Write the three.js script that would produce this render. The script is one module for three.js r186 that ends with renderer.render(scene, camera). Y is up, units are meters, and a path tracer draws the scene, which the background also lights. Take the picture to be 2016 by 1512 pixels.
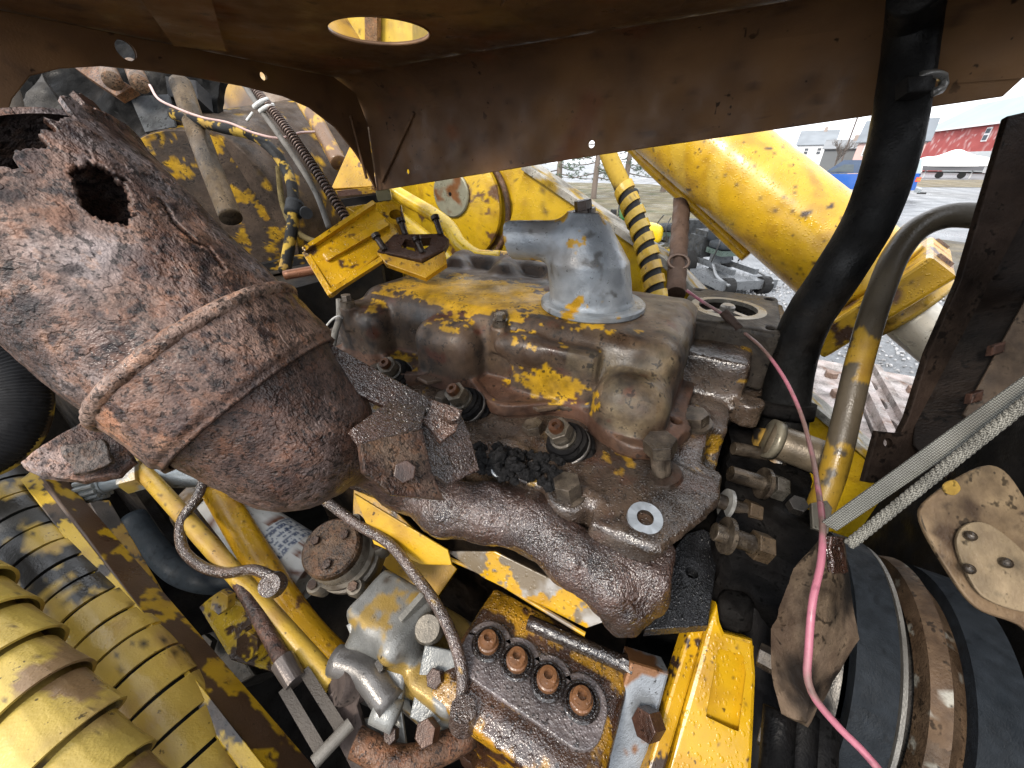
import * as THREE from 'three';
import { mergeGeometries, mergeVertices, toCreasedNormals } from 'three/addons/utils/BufferGeometryUtils.js';
import { ConvexGeometry } from 'three/addons/geometries/ConvexGeometry.js';
import { ImprovedNoise } from 'three/addons/math/ImprovedNoise.js';
import { FontLoader } from 'three/addons/loaders/FontLoader.js';
import { TextGeometry } from 'three/addons/geometries/TextGeometry.js';

// ---------------------------------------------------------------- camera, sky, sun, exposure
// x = towards the front of the machine, y = up, z = towards the side the photographer stands on
const scene = new THREE.Scene();
const EYE = new THREE.Vector3(0, 1.75, 0.385);
const camera = new THREE.PerspectiveCamera(90, 4 / 3, 0.01, 2000);
camera.position.copy(EYE);
const CP = Math.cos(Math.PI / 6), SP = 0.5, AX = 0.873, AZ = 0.487;
camera.lookAt(EYE.x - AZ * CP, EYE.y - SP, EYE.z - AX * CP);
const renderer = new THREE.WebGLRenderer({ antialias: true });
renderer.toneMapping = THREE.LinearToneMapping;
renderer.toneMappingExposure = 2.6;
renderer.shadowMap.enabled = true;
const N = new ImprovedNoise();
const n3 = (x, y, z) => N.noise(x, y, z);
{ // overcast sky: an even cloud sheet, a little brighter overhead
  const W = 256, H = 128, d = new Float32Array(W * H * 4);
  for (let j = 0; j < H; j++) for (let i = 0; i < W; i++) {
    const el = (j + .5) / H * Math.PI - Math.PI / 2, az = i / W * Math.PI * 2;
    const X = Math.cos(el) * Math.cos(az), Yy = Math.sin(el), Z = Math.cos(el) * Math.sin(az);
    const cl = n3(X * 2.1, Yy * 4.2, Z * 2.1) * .09 + n3(X * 5 + 7, Yy * 9, Z * 5) * .05;
    const b = (0.86 + 0.14 * Math.max(0, Yy)) * (1 + cl);
    const k = (j * W + i) * 4; d[k] = b * .97; d[k + 1] = b; d[k + 2] = b * 1.06; d[k + 3] = 1;
  }
  const t = new THREE.DataTexture(d, W, H, THREE.RGBAFormat, THREE.FloatType);
  t.mapping = THREE.EquirectangularReflectionMapping; t.magFilter = THREE.LinearFilter; t.needsUpdate = true;
  scene.background = t; scene.environment = t;
}
const sun = new THREE.DirectionalLight(0xfff4e6, 1.3);   // veiled sun behind the photographer
sun.position.set(-1.2, 6.0, 5.4); sun.target.position.set(-.1, 1.4, 0);
sun.castShadow = true; sun.shadow.radius = 24; sun.shadow.mapSize.set(2048, 2048);
Object.assign(sun.shadow.camera, { left: -4, right: 4, top: 4, bottom: -4, near: .1, far: 30 });
scene.add(sun, sun.target);

// ---------------------------------------------------------------- small helpers
const V = (x, y, z) => new THREE.Vector3(x, y, z);
function ray(px, py) {            // direction through a photo pixel (2016 x 1512)
  const r = px - 1008, u = 756 - py, up = u * CP - 756 * SP, fw = 756 * CP + u * SP;
  return V(AX * r - AZ * fw, up, -(AZ * r + AX * fw));
}
const PY = (px, py, y) => { const d = ray(px, py); return d.multiplyScalar((y - EYE.y) / d.y).add(EYE); };
const PX = (px, py, x) => { const d = ray(px, py); return d.multiplyScalar((x - EYE.x) / d.x).add(EYE); };
const PZ = (px, py, z) => { const d = ray(px, py); return d.multiplyScalar((z - EYE.z) / d.z).add(EYE); };
const PD = (px, py, dep) => ray(px, py).multiplyScalar(dep / 756).add(EYE);   // dep = metres along the lens axis
const clamp = (x, a, b) => x < a ? a : x > b ? b : x;
const ss = (a, b, x) => { const t = clamp((x - a) / (b - a), 0, 1); return t * t * (3 - 2 * t); };
const lerp = (a, b, t) => a + (b - a) * t;
const mixc = (a, b, t) => [a[0] + (b[0] - a[0]) * t, a[1] + (b[1] - a[1]) * t, a[2] + (b[2] - a[2]) * t];
const fb = (x, y, z, f, o = 4) => { let s = 0, a = .5; for (let i = 0; i < o; i++) { s += a * n3(x * f + i * 7.3, y * f - i * 3.1, z * f + i * 5.7); f *= 2.03; a *= .52; } return s; };
let seed = 12345; const rnd = () => { seed = (seed * 1664525 + 1013904223) >>> 0; return seed / 4294967296; };
const rr = (a, b) => a + (b - a) * rnd();

// ---------------------------------------------------------------- textures: relief, gloss, grain (tileable)
const hash = (x, y, s) => { let h = Math.imul(x, 374761393) ^ Math.imul(y, 668265263) ^ Math.imul(s, 2246822519); h = Math.imul(h ^ (h >>> 13), 1274126177); return ((h ^ (h >>> 16)) >>> 0) / 4294967296; };
function pn(x, y, P, s) {         // periodic value noise 0..1
  const xi = Math.floor(x), yi = Math.floor(y), fx = x - xi, fy = y - yi, m = k => ((k % P) + P) % P;
  const u = fx * fx * (3 - 2 * fx), v = fy * fy * (3 - 2 * fy);
  return lerp(lerp(hash(m(xi), m(yi), s), hash(m(xi + 1), m(yi), s), u), lerp(hash(m(xi), m(yi + 1), s), hash(m(xi + 1), m(yi + 1), s), u), v);
}
const pf = (u, v, P, o, s) => { let r = 0, a = .5, t = 0; for (let i = 0; i < o; i++) { r += a * pn(u * P, v * P, P, s + i); t += a; P *= 2; a *= .55; } return r / t; };
function tex(size, fn) {          // fn(u,v) -> grey 0..1 or [r,g,b]
  const d = new Uint8Array(size * size * 4);
  for (let j = 0; j < size; j++) for (let i = 0; i < size; i++) {
    const c = fn(i / size, j / size), k = (j * size + i) * 4, a = c.length ? c : [c, c, c];
    d[k] = clamp(a[0], 0, 1) * 255; d[k + 1] = clamp(a[1], 0, 1) * 255; d[k + 2] = clamp(a[2], 0, 1) * 255; d[k + 3] = 255;
  }
  const t = new THREE.DataTexture(d, size, size); t.wrapS = t.wrapT = THREE.RepeatWrapping; t.magFilter = THREE.LinearFilter; t.needsUpdate = true; return t;
}
const rep = (t, metres) => { const c = t.clone(); c.repeat.set(1 / metres, 1 / metres); c.needsUpdate = true; return c; };
function dropField(n, r0, r1, s) {   // rounded water drops
  const D = []; for (let i = 0; i < n; i++) D.push([hash(i, 1, s), hash(i, 2, s), lerp(r0, r1, hash(i, 3, s) ** 2)]);
  const G = 16, B = Array.from({ length: G * G }, () => []);
  D.forEach(d => { for (let a = -1; a <= 1; a++) for (let b = -1; b <= 1; b++) B[((Math.floor(d[0] * G) + a + G) % G) * G + (Math.floor(d[1] * G) + b + G) % G].push(d); });
  return (u, v) => { let h = 0; for (const [x, y, r] of B[(Math.floor(u * G) % G) * G + Math.floor(v * G) % G]) { let dx = Math.abs(u - x), dy = Math.abs(v - y); if (dx > .5) dx = 1 - dx; if (dy > .5) dy = 1 - dy; const q = (dx * dx + dy * dy) / (r * r); if (q < 1) h = Math.max(h, Math.sqrt(1 - q) * r / r1); } return h; };
}
const castF = (u, v) => .55 * pf(u, v, 14, 4, 3) + .45 * pf(u, v, 60, 3, 9);
const dropsA = dropField(420, .006, .02, 5);
const T = {
  cast: tex(512, castF),
  wet: tex(768, (u, v) => .6 * castF(u, v) + .4 * dropsA(u, v)),
  drops: tex(512, (u, v) => .12 * pf(u, v, 40, 3, 2) + .88 * dropsA(u, v)),
  rust: tex(768, (u, v) => { const a = pf(u, v, 9, 5, 31), b = pf(u, v, 48, 4, 41); const c = pf(u, v, 110, 2, 45); return .28 * a + .42 * b + .3 * c - .35 * ss(.62, .75, pf(u, v, 26, 2, 77)); }),
  fine: tex(512, (u, v) => pf(u, v, 90, 3, 51)),
  gloss: tex(512, (u, v) => clamp(.45 + 1.1 * (pf(u, v, 7, 6, 61) - .35), .25, 1)),
  grain: tex(512, (u, v) => { const g = .72 + .28 * pf(u, v, 30, 5, 71) - .28 * ss(.66, .8, pf(u, v, 22, 3, 81)); return [g, g, g]; }),
  grime: tex(1024, (u, v) => { const a = pf(u, v, 5, 6, 101), b = pf(u, v, 34, 4, 111), c = pf(u, v, 110, 2, 121); const g = clamp(.30 + 1.25 * (a - .25) * .8 + .5 * (b - .5), .12, 1) * (1 - .75 * ss(.60, .72, b * .6 + c * .4)); return [g, g * (.97 + .05 * b), g * (.93 + .1 * a)]; }),
  rustc: tex(1024, (u, v) => { const a = pf(u, v, 6, 5, 131), b = pf(u, v, 30, 4, 141), c = pf(u, v, 64, 3, 151), d = pf(u, v, 150, 2, 161); let g = .42 + .9 * (a - .4) + .55 * (b - .5) + .5 * (d - .5); g *= 1 - .72 * ss(.60, .70, c); g = clamp(g, .08, 1); const o = ss(.52, .66, pf(u, v, 22, 4, 171)); return [g * (1 + .14 * o), g * (1 - .03 * o), g * (1.0 - .16 * o)]; }),
  speck: tex(1024, (u, v) => { const a = pf(u, v, 8, 5, 181), b = pf(u, v, 70, 3, 191), c = pf(u, v, 28, 4, 201); const k = 1 - .8 * ss(.70, .76, .65 * b + .35 * c) * ss(.35, .6, a); const g = (.80 + .35 * (a - .5)) * k; return [g, g * (.96 + .04 * k), g * (.9 + .1 * k)]; }),
  weave: tex(256, (u, v) => { const a = Math.floor(u * 16), b = Math.floor(v * 16), s = (a + b) % 2 ? Math.sin((u * 16 % 1) * Math.PI) : Math.sin((v * 16 % 1) * Math.PI); return .3 + .7 * s; }),
  ground: tex(1024, (u, v) => { const g = .55 * pf(u, v, 6, 5, 91) + .45 * pf(u, v, 120, 3, 95); return [g, g, g]; }),
};
const mats = {};
function mat(key, o) {
  const { bump, bs = .0004, bm = .1, rough = .6, metal = 0, gm = .21, cm = .17, cmap = 'grain', ...x } = o;
  const m = new THREE.MeshPhysicalMaterial({ name: key, color: 0xffffff, vertexColors: true, roughness: rough, metalness: metal, ...x });
  if (cm) m.map = rep(T[cmap], cm);
  if (bump) { m.bumpMap = rep(T[bump], bm); m.bumpScale = bs; }
  if (gm) m.roughnessMap = rep(T.gloss, gm);
  m.side = THREE.DoubleSide;
  return mats[key] = m;
}
mat('rust', { specularIntensity: .7, bump: 'rust', bs: .0016, bm: .11, rough: .8, cmap: 'rustc', cm: .15 });
mat('wet', { bump: 'wet', bs: .0018, bm: .075, rough: .30, ior: 1.8, cmap: 'grime', cm: .23 });            // wet, greasy cast iron
mat('wetrust', { bump: 'rust', bs: .0024, bm: .085, rough: .24, ior: 1.9, cmap: 'grime', cm: .17 });       // soaked scale
mat('greasy', { bump: 'cast', bs: .0008, bm: .08, rough: .95, specularIntensity: .4, cmap: 'grime', cm: .27 });
mat('dull_grease', { bump: 'cast', bs: .0008, bm: .08, rough: 1, specularIntensity: .12, cmap: 'grime', cm: .27 });   // black grease, sheen cut so that dark gaps stay black
mat('cover', { bump: 'cast', bs: .0005, bm: .07, rough: .85, cmap: 'grime', cm: .31 });
mat('paint', { bump: 'fine', bs: .00025, bm: .12, rough: .6, cmap: 'speck', cm: .19 });
mat('wetpaint', { bump: 'drops', bs: .0005, bm: .10, rough: .42, cmap: 'speck', cm: .24 });
mat('hood', { specularIntensity: .45, bump: 'fine', bs: .00015, bm: .15, rough: .9, cmap: 'speck', cm: .6 });
mat('alu', { bump: 'cast', bs: .0005, bm: .05, rough: .6, metal: .3, cmap: 'speck', cm: .13 });
mat('steel', { bump: 'fine', bs: .0002, bm: .08, rough: .55, metal: .45, cmap: 'speck', cm: .11 });
mat('bolt', { bump: 'cast', bs: .0005, bm: .04, rough: .5, metal: .2, cmap: 'grime', cm: .09 });
mat('rubber', { specularIntensity: .25, bump: 'cast', bs: .0005, bm: .05, rough: 1.1 });
mat('plain', { rough: .6 });
mat('cloth', { bump: 'weave', bs: .0012, bm: .02, rough: 1.2, cmap: 'weave', cm: .02, gm: 0 });
mat('far', { rough: .8, gm: 0, cm: 0 });

// ---------------------------------------------------------------- colours of matter (linear), f(x,y,z,nx,ny,nz)
const YEL = [.60, .335, .012], DARK = [.022, .018, .015], RUSTB = [.085, .040, .024];
const C = {
  rust(x, y, z) {
    const a = fb(x, y, z, 11), b = fb(x + 3, y, z, 66, 3), p = n3(x * 115, y * 115, z * 115), g = fb(x, y + 5, z, 13), h = fb(x + 9, y, z + 2, 15);
    let c = mixc([.14, .088, .072], [.27, .165, .122], ss(-.3, .35, a + .5 * b));
    c = mixc(c, [.50, .24, .12], ss(.05, .34, h + .35 * b) * .55);           // fresh orange rust
    c = mixc(c, [.44, .39, .385], ss(.02, .32, g + .2 * b) * .6);            // grey scale
    c = mixc(c, [.075, .045, .040], ss(.10, .38, fb(x, y, z + 7, 21)) * .7);
    return mixc(c, [.030, .019, .020], ss(.30, .46, p) * .85);               // pits
  },
  wetrust(x, y, z) {
    const a = fb(x, y, z, 24), b = fb(x + 3, y, z, 90, 3);
    let c = mixc([.060, .034, .027], [.115, .064, .047], ss(-.3, .3, a));
    c = mixc(c, [.12, .058, .036], ss(.1, .4, b) * .5);
    return mixc(c, [.02, .014, .013], ss(.25, .5, fb(x, y, z, 140, 2)));
  },
  grease(x, y, z) {
    const a = fb(x, y, z, 14), b = fb(x + 9, y, z, 60, 3);
    let c = mixc([.022, .016, .012], [.085, .058, .038], ss(-.3, .35, a + .4 * b));
    return mixc(c, [.012, .010, .009], ss(.12, .4, b));
  },
  iron(x, y, z) {
    const a = fb(x, y, z, 16), b = fb(x + 2, y, z, 75, 3);
    let c = mixc([.062, .045, .035], [.135, .092, .064], ss(-.3, .3, a));
    c = mixc(c, [.10, .040, .022], ss(.05, .35, fb(x, y, z + 3, 30)) * .6);
    return mixc(c, [.022, .017, .014], ss(.1, .42, b) * .8);
  },
  black(x, y, z) { const a = fb(x, y, z, 20, 3); return mixc([.008, .008, .009], [.022, .020, .019], ss(-.3, .3, a)); },
  alu(x, y, z) {
    const a = fb(x, y, z, 20), b = fb(x, y + 4, z, 55, 3);
    let c = mixc([.24, .27, .30], [.40, .43, .46], ss(-.3, .3, a));
    c = mixc(c, [.17, .14, .105], ss(.05, .35, fb(x + 4, y, z, 12)) * .55);
    return mixc(c, [.07, .06, .05], ss(.18, .42, b) * .7);
  },
  steel(x, y, z) { const a = fb(x, y, z, 30, 3); return mixc([.16, .14, .12], [.30, .28, .25], ss(-.3, .3, a)); },
  bolt(x, y, z) { const a = fb(x, y, z, 60, 3); return mixc([.065, .050, .038], [.17, .135, .10], ss(-.3, .3, a)); },
  hood(x, y, z) {
    const a = fb(x, y, z, 5), b = fb(x, y, z, 40, 3);
    let c = mixc([.12, .067, .037], [.24, .130, .057], ss(-.25, .3, a));
    c = mixc(c, [.32, .20, .055], ss(.05, .35, fb(x + 6, y, z, 3.5)) * .6);
    c = mixc(c, [.20, .075, .035], ss(.12, .3, fb(x + 2, y, z, 9)) * .6);
    return mixc(c, [.06, .036, .025], ss(.12, .4, b) * .6);
  },
};
// yellow paint worn down to what lies below; wear about -.4 (sound) .. .4 (nearly gone)
const yel = (wear = -.2, under = C.iron, f = 22, tone = YEL) => (x, y, z, nx, ny, nz) => {
  const m = fb(x, y, z, f, 5) + .25 * n3(x * f * 6, y * f * 6, z * f * 6) * .6;
  const t = ss(-.015, .02, m - wear), d = fb(x + 8, y, z, 26, 4), s = n3(x * 210, y * 210, z * 210);
  let c = mixc(tone, [tone[0] * .62, tone[1] * .55, tone[2] * 1.1], ss(-.05, .4, d) * .75);
  c = mixc(c, [.07, .045, .02], ss(.5, .62, s) * .8);
  return t > .99 ? c : mixc(under(x, y, z, nx, ny, nz), c, t);
};
const flat = (r, g, b, k = .25, f = 40) => (x, y, z) => { const a = 1 + k * fb(x, y, z, f, 3) * 2; return [r * a, g * a, b * a]; };

// ---------------------------------------------------------------- geometry tools
function tess(g, L) {             // halve long edges until none is longer than L, so that colours and dents have somewhere to live
  const s = g.index ? g.toNonIndexed() : g, p = s.attributes.position.array, n = s.attributes.normal.array, P = [], Q = [], L2 = L * L, st = [];
  for (let t = 0; t < p.length; t += 9) {
    st.push([p[t], p[t + 1], p[t + 2], n[t], n[t + 1], n[t + 2], p[t + 3], p[t + 4], p[t + 5], n[t + 3], n[t + 4], n[t + 5], p[t + 6], p[t + 7], p[t + 8], n[t + 6], n[t + 7], n[t + 8]]);
    while (st.length) {
      const v = st.pop(), e = (a, b) => (v[a] - v[b]) ** 2 + (v[a + 1] - v[b + 1]) ** 2 + (v[a + 2] - v[b + 2]) ** 2, d0 = e(0, 6), d1 = e(6, 12), d2 = e(12, 0), m = Math.max(d0, d1, d2);
      if (m <= L2) { for (let q = 0; q < 18; q += 6) { P.push(v[q], v[q + 1], v[q + 2]); Q.push(v[q + 3], v[q + 4], v[q + 5]); } continue; }
      const [a, b, c] = m === d0 ? [0, 6, 12] : m === d1 ? [6, 12, 0] : [12, 0, 6], h = []; for (let q = 0; q < 6; q++) h.push((v[a + q] + v[b + q]) / 2);
      const A = v.slice(a, a + 6), B = v.slice(b, b + 6), D = v.slice(c, c + 6); st.push([...A, ...h, ...D], [...h, ...B, ...D]);
    }
  }
  const r = new THREE.BufferGeometry();
  r.setAttribute('position', new THREE.Float32BufferAttribute(P, 3)); r.setAttribute('normal', new THREE.Float32BufferAttribute(Q, 3));
  return r;
}
function finish(g, col, o = {}) { // dents, colours, uv in metres projected along the main axis of each face
  if (!g.attributes.normal) g.computeVertexNormals();
  if (o.L) g = tess(g, o.L);
  if (g.index) g = g.clone();
  const pos = g.attributes.position;
  if (o.warp) {
    const [amp, f] = o.warp;
    for (let i = 0; i < pos.count; i++) { const x = pos.getX(i), y = pos.getY(i), z = pos.getZ(i); pos.setXYZ(i, x + amp * fb(x, y, z, f, 3), y + amp * fb(x + 5, y, z, f, 3), z + amp * fb(x, y + 5, z, f, 3)); }
    if (g.index) g.computeVertexNormals(); else { const k = mergeVertices((() => { const q = new THREE.BufferGeometry(); q.setAttribute('position', pos); q.setAttribute('normal', g.attributes.normal); return q; })(), 1e-5); k.computeVertexNormals(); g = k; }
  }
  if (!g.index) { const q = new THREE.BufferGeometry(); q.setAttribute('position', g.attributes.position); q.setAttribute('normal', g.attributes.normal); g = mergeVertices(q, 1e-5); }
  const p = g.attributes.position.array, n = g.attributes.normal.array, ix = g.index.array, map = new Map(), oi = [], P = [], Q = [], U = [], K = [];
  const colv = new Float32Array(p.length);
  for (let i = 0; i < p.length; i += 3) { const c = col(p[i], p[i + 1], p[i + 2], n[i], n[i + 1], n[i + 2]); colv[i] = c[0]; colv[i + 1] = c[1]; colv[i + 2] = c[2]; }
  for (let t = 0; t < ix.length; t += 3) {
    let a = 0, b = 0, c = 0; for (let q = 0; q < 3; q++) { a += n[ix[t + q] * 3]; b += n[ix[t + q] * 3 + 1]; c += n[ix[t + q] * 3 + 2]; }
    a = Math.abs(a); b = Math.abs(b); c = Math.abs(c); const ax = a > b && a > c ? 0 : b > c ? 1 : 2;
    for (let q = 0; q < 3; q++) {
      const v = ix[t + q], key = v * 3 + ax; let w = map.get(key);
      if (w === undefined) { w = P.length / 3; map.set(key, w); const o3 = v * 3; P.push(p[o3], p[o3 + 1], p[o3 + 2]); Q.push(n[o3], n[o3 + 1], n[o3 + 2]); K.push(colv[o3], colv[o3 + 1], colv[o3 + 2]); ax === 0 ? U.push(p[o3 + 2], p[o3 + 1]) : ax === 1 ? U.push(p[o3], p[o3 + 2]) : U.push(p[o3], p[o3 + 1]); }
      oi.push(w);
    }
  }
  const r = new THREE.BufferGeometry();
  r.setAttribute('position', new THREE.Float32BufferAttribute(P, 3)); r.setAttribute('normal', new THREE.Float32BufferAttribute(Q, 3));
  r.setAttribute('uv', new THREE.Float32BufferAttribute(U, 2)); r.setAttribute('color', new THREE.Float32BufferAttribute(K, 3)); r.setIndex(oi);
  return r;
}
const used = {};
const numbered = n => { const k = used[n] = (used[n] ?? -1) + 1; return k ? `${n}_${String(k).padStart(3, '0')}` : n; };
const things = [];
function thing(name, label, category, group) {
  const o = new THREE.Group(); o.name = numbered(name); o.userData = { label, category }; if (group) o.userData.group = group;
  scene.add(o); things.push(o); return o;
}
function part(parent, name, g, m, col, o = {}) {
  const me = new THREE.Mesh(finish(Array.isArray(g) ? merge(g) : g, col, o), typeof m === 'string' ? mats[m === 'greasy' && col === C.black ? 'dull_grease' : m] : m);
  me.name = name; me.castShadow = me.receiveShadow = true; if (o.label) me.userData.label = o.label; if (o.kind) me.userData.kind = o.kind;
  parent.add(me); return me;
}
function single(name, label, category, g, m, col, o = {}) {   // a thing that is one mesh
  const me = part(scene, numbered(name), g, m, col, o); me.userData.label = label; me.userData.category = category; if (o.group) me.userData.group = o.group;
  if (!o.kind || o.kind !== 'structure') things.push(me); return me;
}
function merge(list) {
  return mergeGeometries(list.map(g => { const q = g.index ? g.toNonIndexed() : g.clone(); for (const k of Object.keys(q.attributes)) if (k !== 'position' && k !== 'normal') q.deleteAttribute(k); if (!q.attributes.normal) q.computeVertexNormals(); return q; }));
}
const UPV = V(0, 1, 0), EU = V(-.2, 1, .1).normalize();   // EU: the engine leans a little to the rear
function place(g, pos, dir = UPV, spin = 0) {   // turn a y-up geometry towards dir and set it at pos
  const q = new THREE.Quaternion().setFromUnitVectors(UPV, dir.clone().normalize());
  const m = new THREE.Matrix4().compose(pos, q, V(1, 1, 1)); g = g.clone(); if (spin) g.rotateY(spin); return g.applyMatrix4(m);
}
const cyl = (r0, r1, h, n = 32, seg = 1) => { const g = new THREE.CylinderGeometry(r1, r0, h, n, seg); g.translate(0, h / 2, 0); return toCreasedNormals(g, .7); };
function lathe(prof, n = 48) { return toCreasedNormals(new THREE.LatheGeometry(prof.map(p => new THREE.Vector2(p[0], p[1])), n), .6); }
function hex(r, h, b = .0008) {
  const s = new THREE.Shape(); for (let i = 0; i < 6; i++) { const a = i * Math.PI / 3; i ? s.lineTo(Math.cos(a) * r, Math.sin(a) * r) : s.moveTo(r, 0); } s.closePath();
  const g = new THREE.ExtrudeGeometry(s, { depth: Math.max(.0004, h - 2 * b), bevelEnabled: true, bevelThickness: b, bevelSize: b, bevelOffset: -b, bevelSegments: 2, curveSegments: 6 });
  g.translate(0, 0, b); g.rotateX(-Math.PI / 2); return g;
}
function thread(r, h, pitch = .0018) { const p = [[0, 0]]; const k = Math.max(2, Math.round(h / pitch)); for (let i = 0; i < k; i++) p.push([r * .86, i / k * h], [r, (i + .5) / k * h]); p.push([r * .86, h], [0, h]); return new THREE.LatheGeometry(p.map(a => new THREE.Vector2(...a)), 20); }
function box(x0, x1, y0, y1, z0, z1, b = .003) {   // bevelled box
  const s = new THREE.Shape(); s.moveTo(x0 + b, y0 + b); s.lineTo(x1 - b, y0 + b); s.lineTo(x1 - b, y1 - b); s.lineTo(x0 + b, y1 - b); s.closePath();
  const g = new THREE.ExtrudeGeometry(s, { depth: z1 - z0 - 2 * b, bevelEnabled: true, bevelThickness: b, bevelSize: b, bevelSegments: 2 }); g.translate(0, 0, z0 + b); return g;
}
function sweep(pts, rad, o = {}) {   // round tube through points; rad = number or f(t, angle)
  const { n = 14, step = .008, caps = true, straight = false } = o;
  const c = straight ? null : new THREE.CatmullRomCurve3(pts, false, 'centripetal');
  const len = c ? c.getLength() : pts[0].distanceTo(pts[1]), k = o.k || Math.max(2, Math.ceil(len / step));
  const R = typeof rad === 'number' ? () => rad : rad, P = [], I = [];
  let prevT = null, nrm = null;
  for (let i = 0; i <= k; i++) {
    const t = i / k, p = c ? c.getPointAt(t) : pts[0].clone().lerp(pts[1], t), tan = c ? c.getTangentAt(t) : pts[1].clone().sub(pts[0]).normalize();
    if (!nrm) { nrm = V(.31, .92, .23).cross(tan).normalize(); } else { const q = new THREE.Quaternion().setFromUnitVectors(prevT, tan); nrm.applyQuaternion(q); nrm.addScaledVector(tan, -nrm.dot(tan)).normalize(); }
    prevT = tan; const bin = tan.clone().cross(nrm);
    for (let j = 0; j < n; j++) { const a = j / n * Math.PI * 2, r = R(t, a, p); P.push(p.x + (nrm.x * Math.cos(a) + bin.x * Math.sin(a)) * r, p.y + (nrm.y * Math.cos(a) + bin.y * Math.sin(a)) * r, p.z + (nrm.z * Math.cos(a) + bin.z * Math.sin(a)) * r); }
    if (i < k) for (let j = 0; j < n; j++) { const a = i * n + j, b = i * n + (j + 1) % n; I.push(a, b, a + n, b, b + n, a + n); }
  }
  const g = new THREE.BufferGeometry();
  if (caps) for (const [row, f] of [[0, 1], [k, -1]]) { const m = P.length / 3; let x = 0, y = 0, z = 0; for (let j = 0; j < n; j++) { x += P[(row * n + j) * 3] / n; y += P[(row * n + j) * 3 + 1] / n; z += P[(row * n + j) * 3 + 2] / n; } P.push(x, y, z); for (let j = 0; j < n; j++) { const a = row * n + j, b = row * n + (j + 1) % n; f > 0 ? I.push(m, b, a) : I.push(m, a, b); } }
  g.setAttribute('position', new THREE.Float32BufferAttribute(P, 3)); g.setIndex(I); g.computeVertexNormals(); return g;
}
function plate(pts, th, o = {}) {    // flat plate from a nearly planar outline (world points); holes = [[centre, radius]]
  const c = V(0, 0, 0), n = V(0, 0, 0); pts.forEach(p => c.add(p)); c.divideScalar(pts.length);
  pts.forEach((p, i) => { const q = pts[(i + 1) % pts.length]; n.x += (p.y - q.y) * (p.z + q.z); n.y += (p.z - q.z) * (p.x + q.x); n.z += (p.x - q.x) * (p.y + q.y); });
  n.normalize(); if (n.dot(EYE.clone().sub(c)) < 0) n.negate();
  const u = pts[1].clone().sub(pts[0]); u.addScaledVector(n, -u.dot(n)).normalize(); const v = n.clone().cross(u);
  const L = p => { const d = p.clone().sub(c); return new THREE.Vector2(d.dot(u), d.dot(v)); };
  const s = o.smooth ? (() => { const k = new THREE.CatmullRomCurve3(pts, true, 'centripetal').getPoints(o.smooth); return new THREE.Shape(k.slice(0, -1).map(L)); })() : new THREE.Shape(pts.map(L));
  for (const [p, r, r2] of o.holes || []) { const q = L(p), h = new THREE.Path(); h.absellipse(q.x, q.y, r, r2 || r, 0, Math.PI * 2, true); s.holes.push(h); }
  for (const hp of o.cuts || []) s.holes.push(new THREE.Path(hp.map(L)));
  const b = o.b ?? Math.min(.0012, th * .3);
  const g = new THREE.ExtrudeGeometry(s, { depth: th - 2 * b, bevelEnabled: b > 0, bevelThickness: b, bevelSize: b, bevelOffset: -b, bevelSegments: 2, curveSegments: 20 });
  g.translate(0, 0, -(th - b)); g.applyMatrix4(new THREE.Matrix4().makeBasis(u, v, n).setPosition(c)); return g;
}
function bar(a, b, w, h, up = UPV, bev = .002) {   // rectangular bar from a to b
  const d = b.clone().sub(a), L = d.length(), t = d.clone().normalize(), s = t.clone().cross(up).normalize(), u = s.clone().cross(t);
  const g = box(-w / 2, w / 2, -h / 2, h / 2, 0, L, Math.min(bev, w * .3, h * .3)); return g.applyMatrix4(new THREE.Matrix4().makeBasis(s, u, t.negate()).setPosition(b));
}
function spiral(pts, r, pitch, width, th, flare = 0, per = 40) {   // flat guard wound round a hose
  const c = new THREE.CatmullRomCurve3(pts, false, 'centripetal'), len = c.getLength(), turns = len / pitch, K = Math.ceil(turns * per), P = [], I = [];
  const F = c.computeFrenetFrames(400, false);
  const at = (s, a, q) => { const t = clamp(s / len, 0, 1), p = c.getPointAt(t), f = Math.min(400, Math.round(t * 400)); return p.addScaledVector(F.normals[f], Math.cos(a) * q).addScaledVector(F.binormals[f], Math.sin(a) * q); };
  for (let i = 0; i <= K; i++) {
    const a = i / per * Math.PI * 2, s = i / K * len;
    for (const [ds, q] of [[-width / 2, r], [-width / 2, r + th], [0, r + th + flare * .35], [width / 2, r + th + flare], [width / 2, r + flare], [0, r + flare * .35]]) { const p = at(s + ds, a, q + .0006 * Math.sin(i * .37)); P.push(p.x, p.y, p.z); }
    if (i < K) for (let j = 0; j < 6; j++) { const A = i * 6 + j, B = i * 6 + (j + 1) % 6; I.push(A, B, A + 6, B, B + 6, A + 6); }
  }
  const g = new THREE.BufferGeometry(); g.setAttribute('position', new THREE.Float32BufferAttribute(P, 3)); g.setIndex(I); g.computeVertexNormals(); return toCreasedNormals(g, .6);
}
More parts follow.
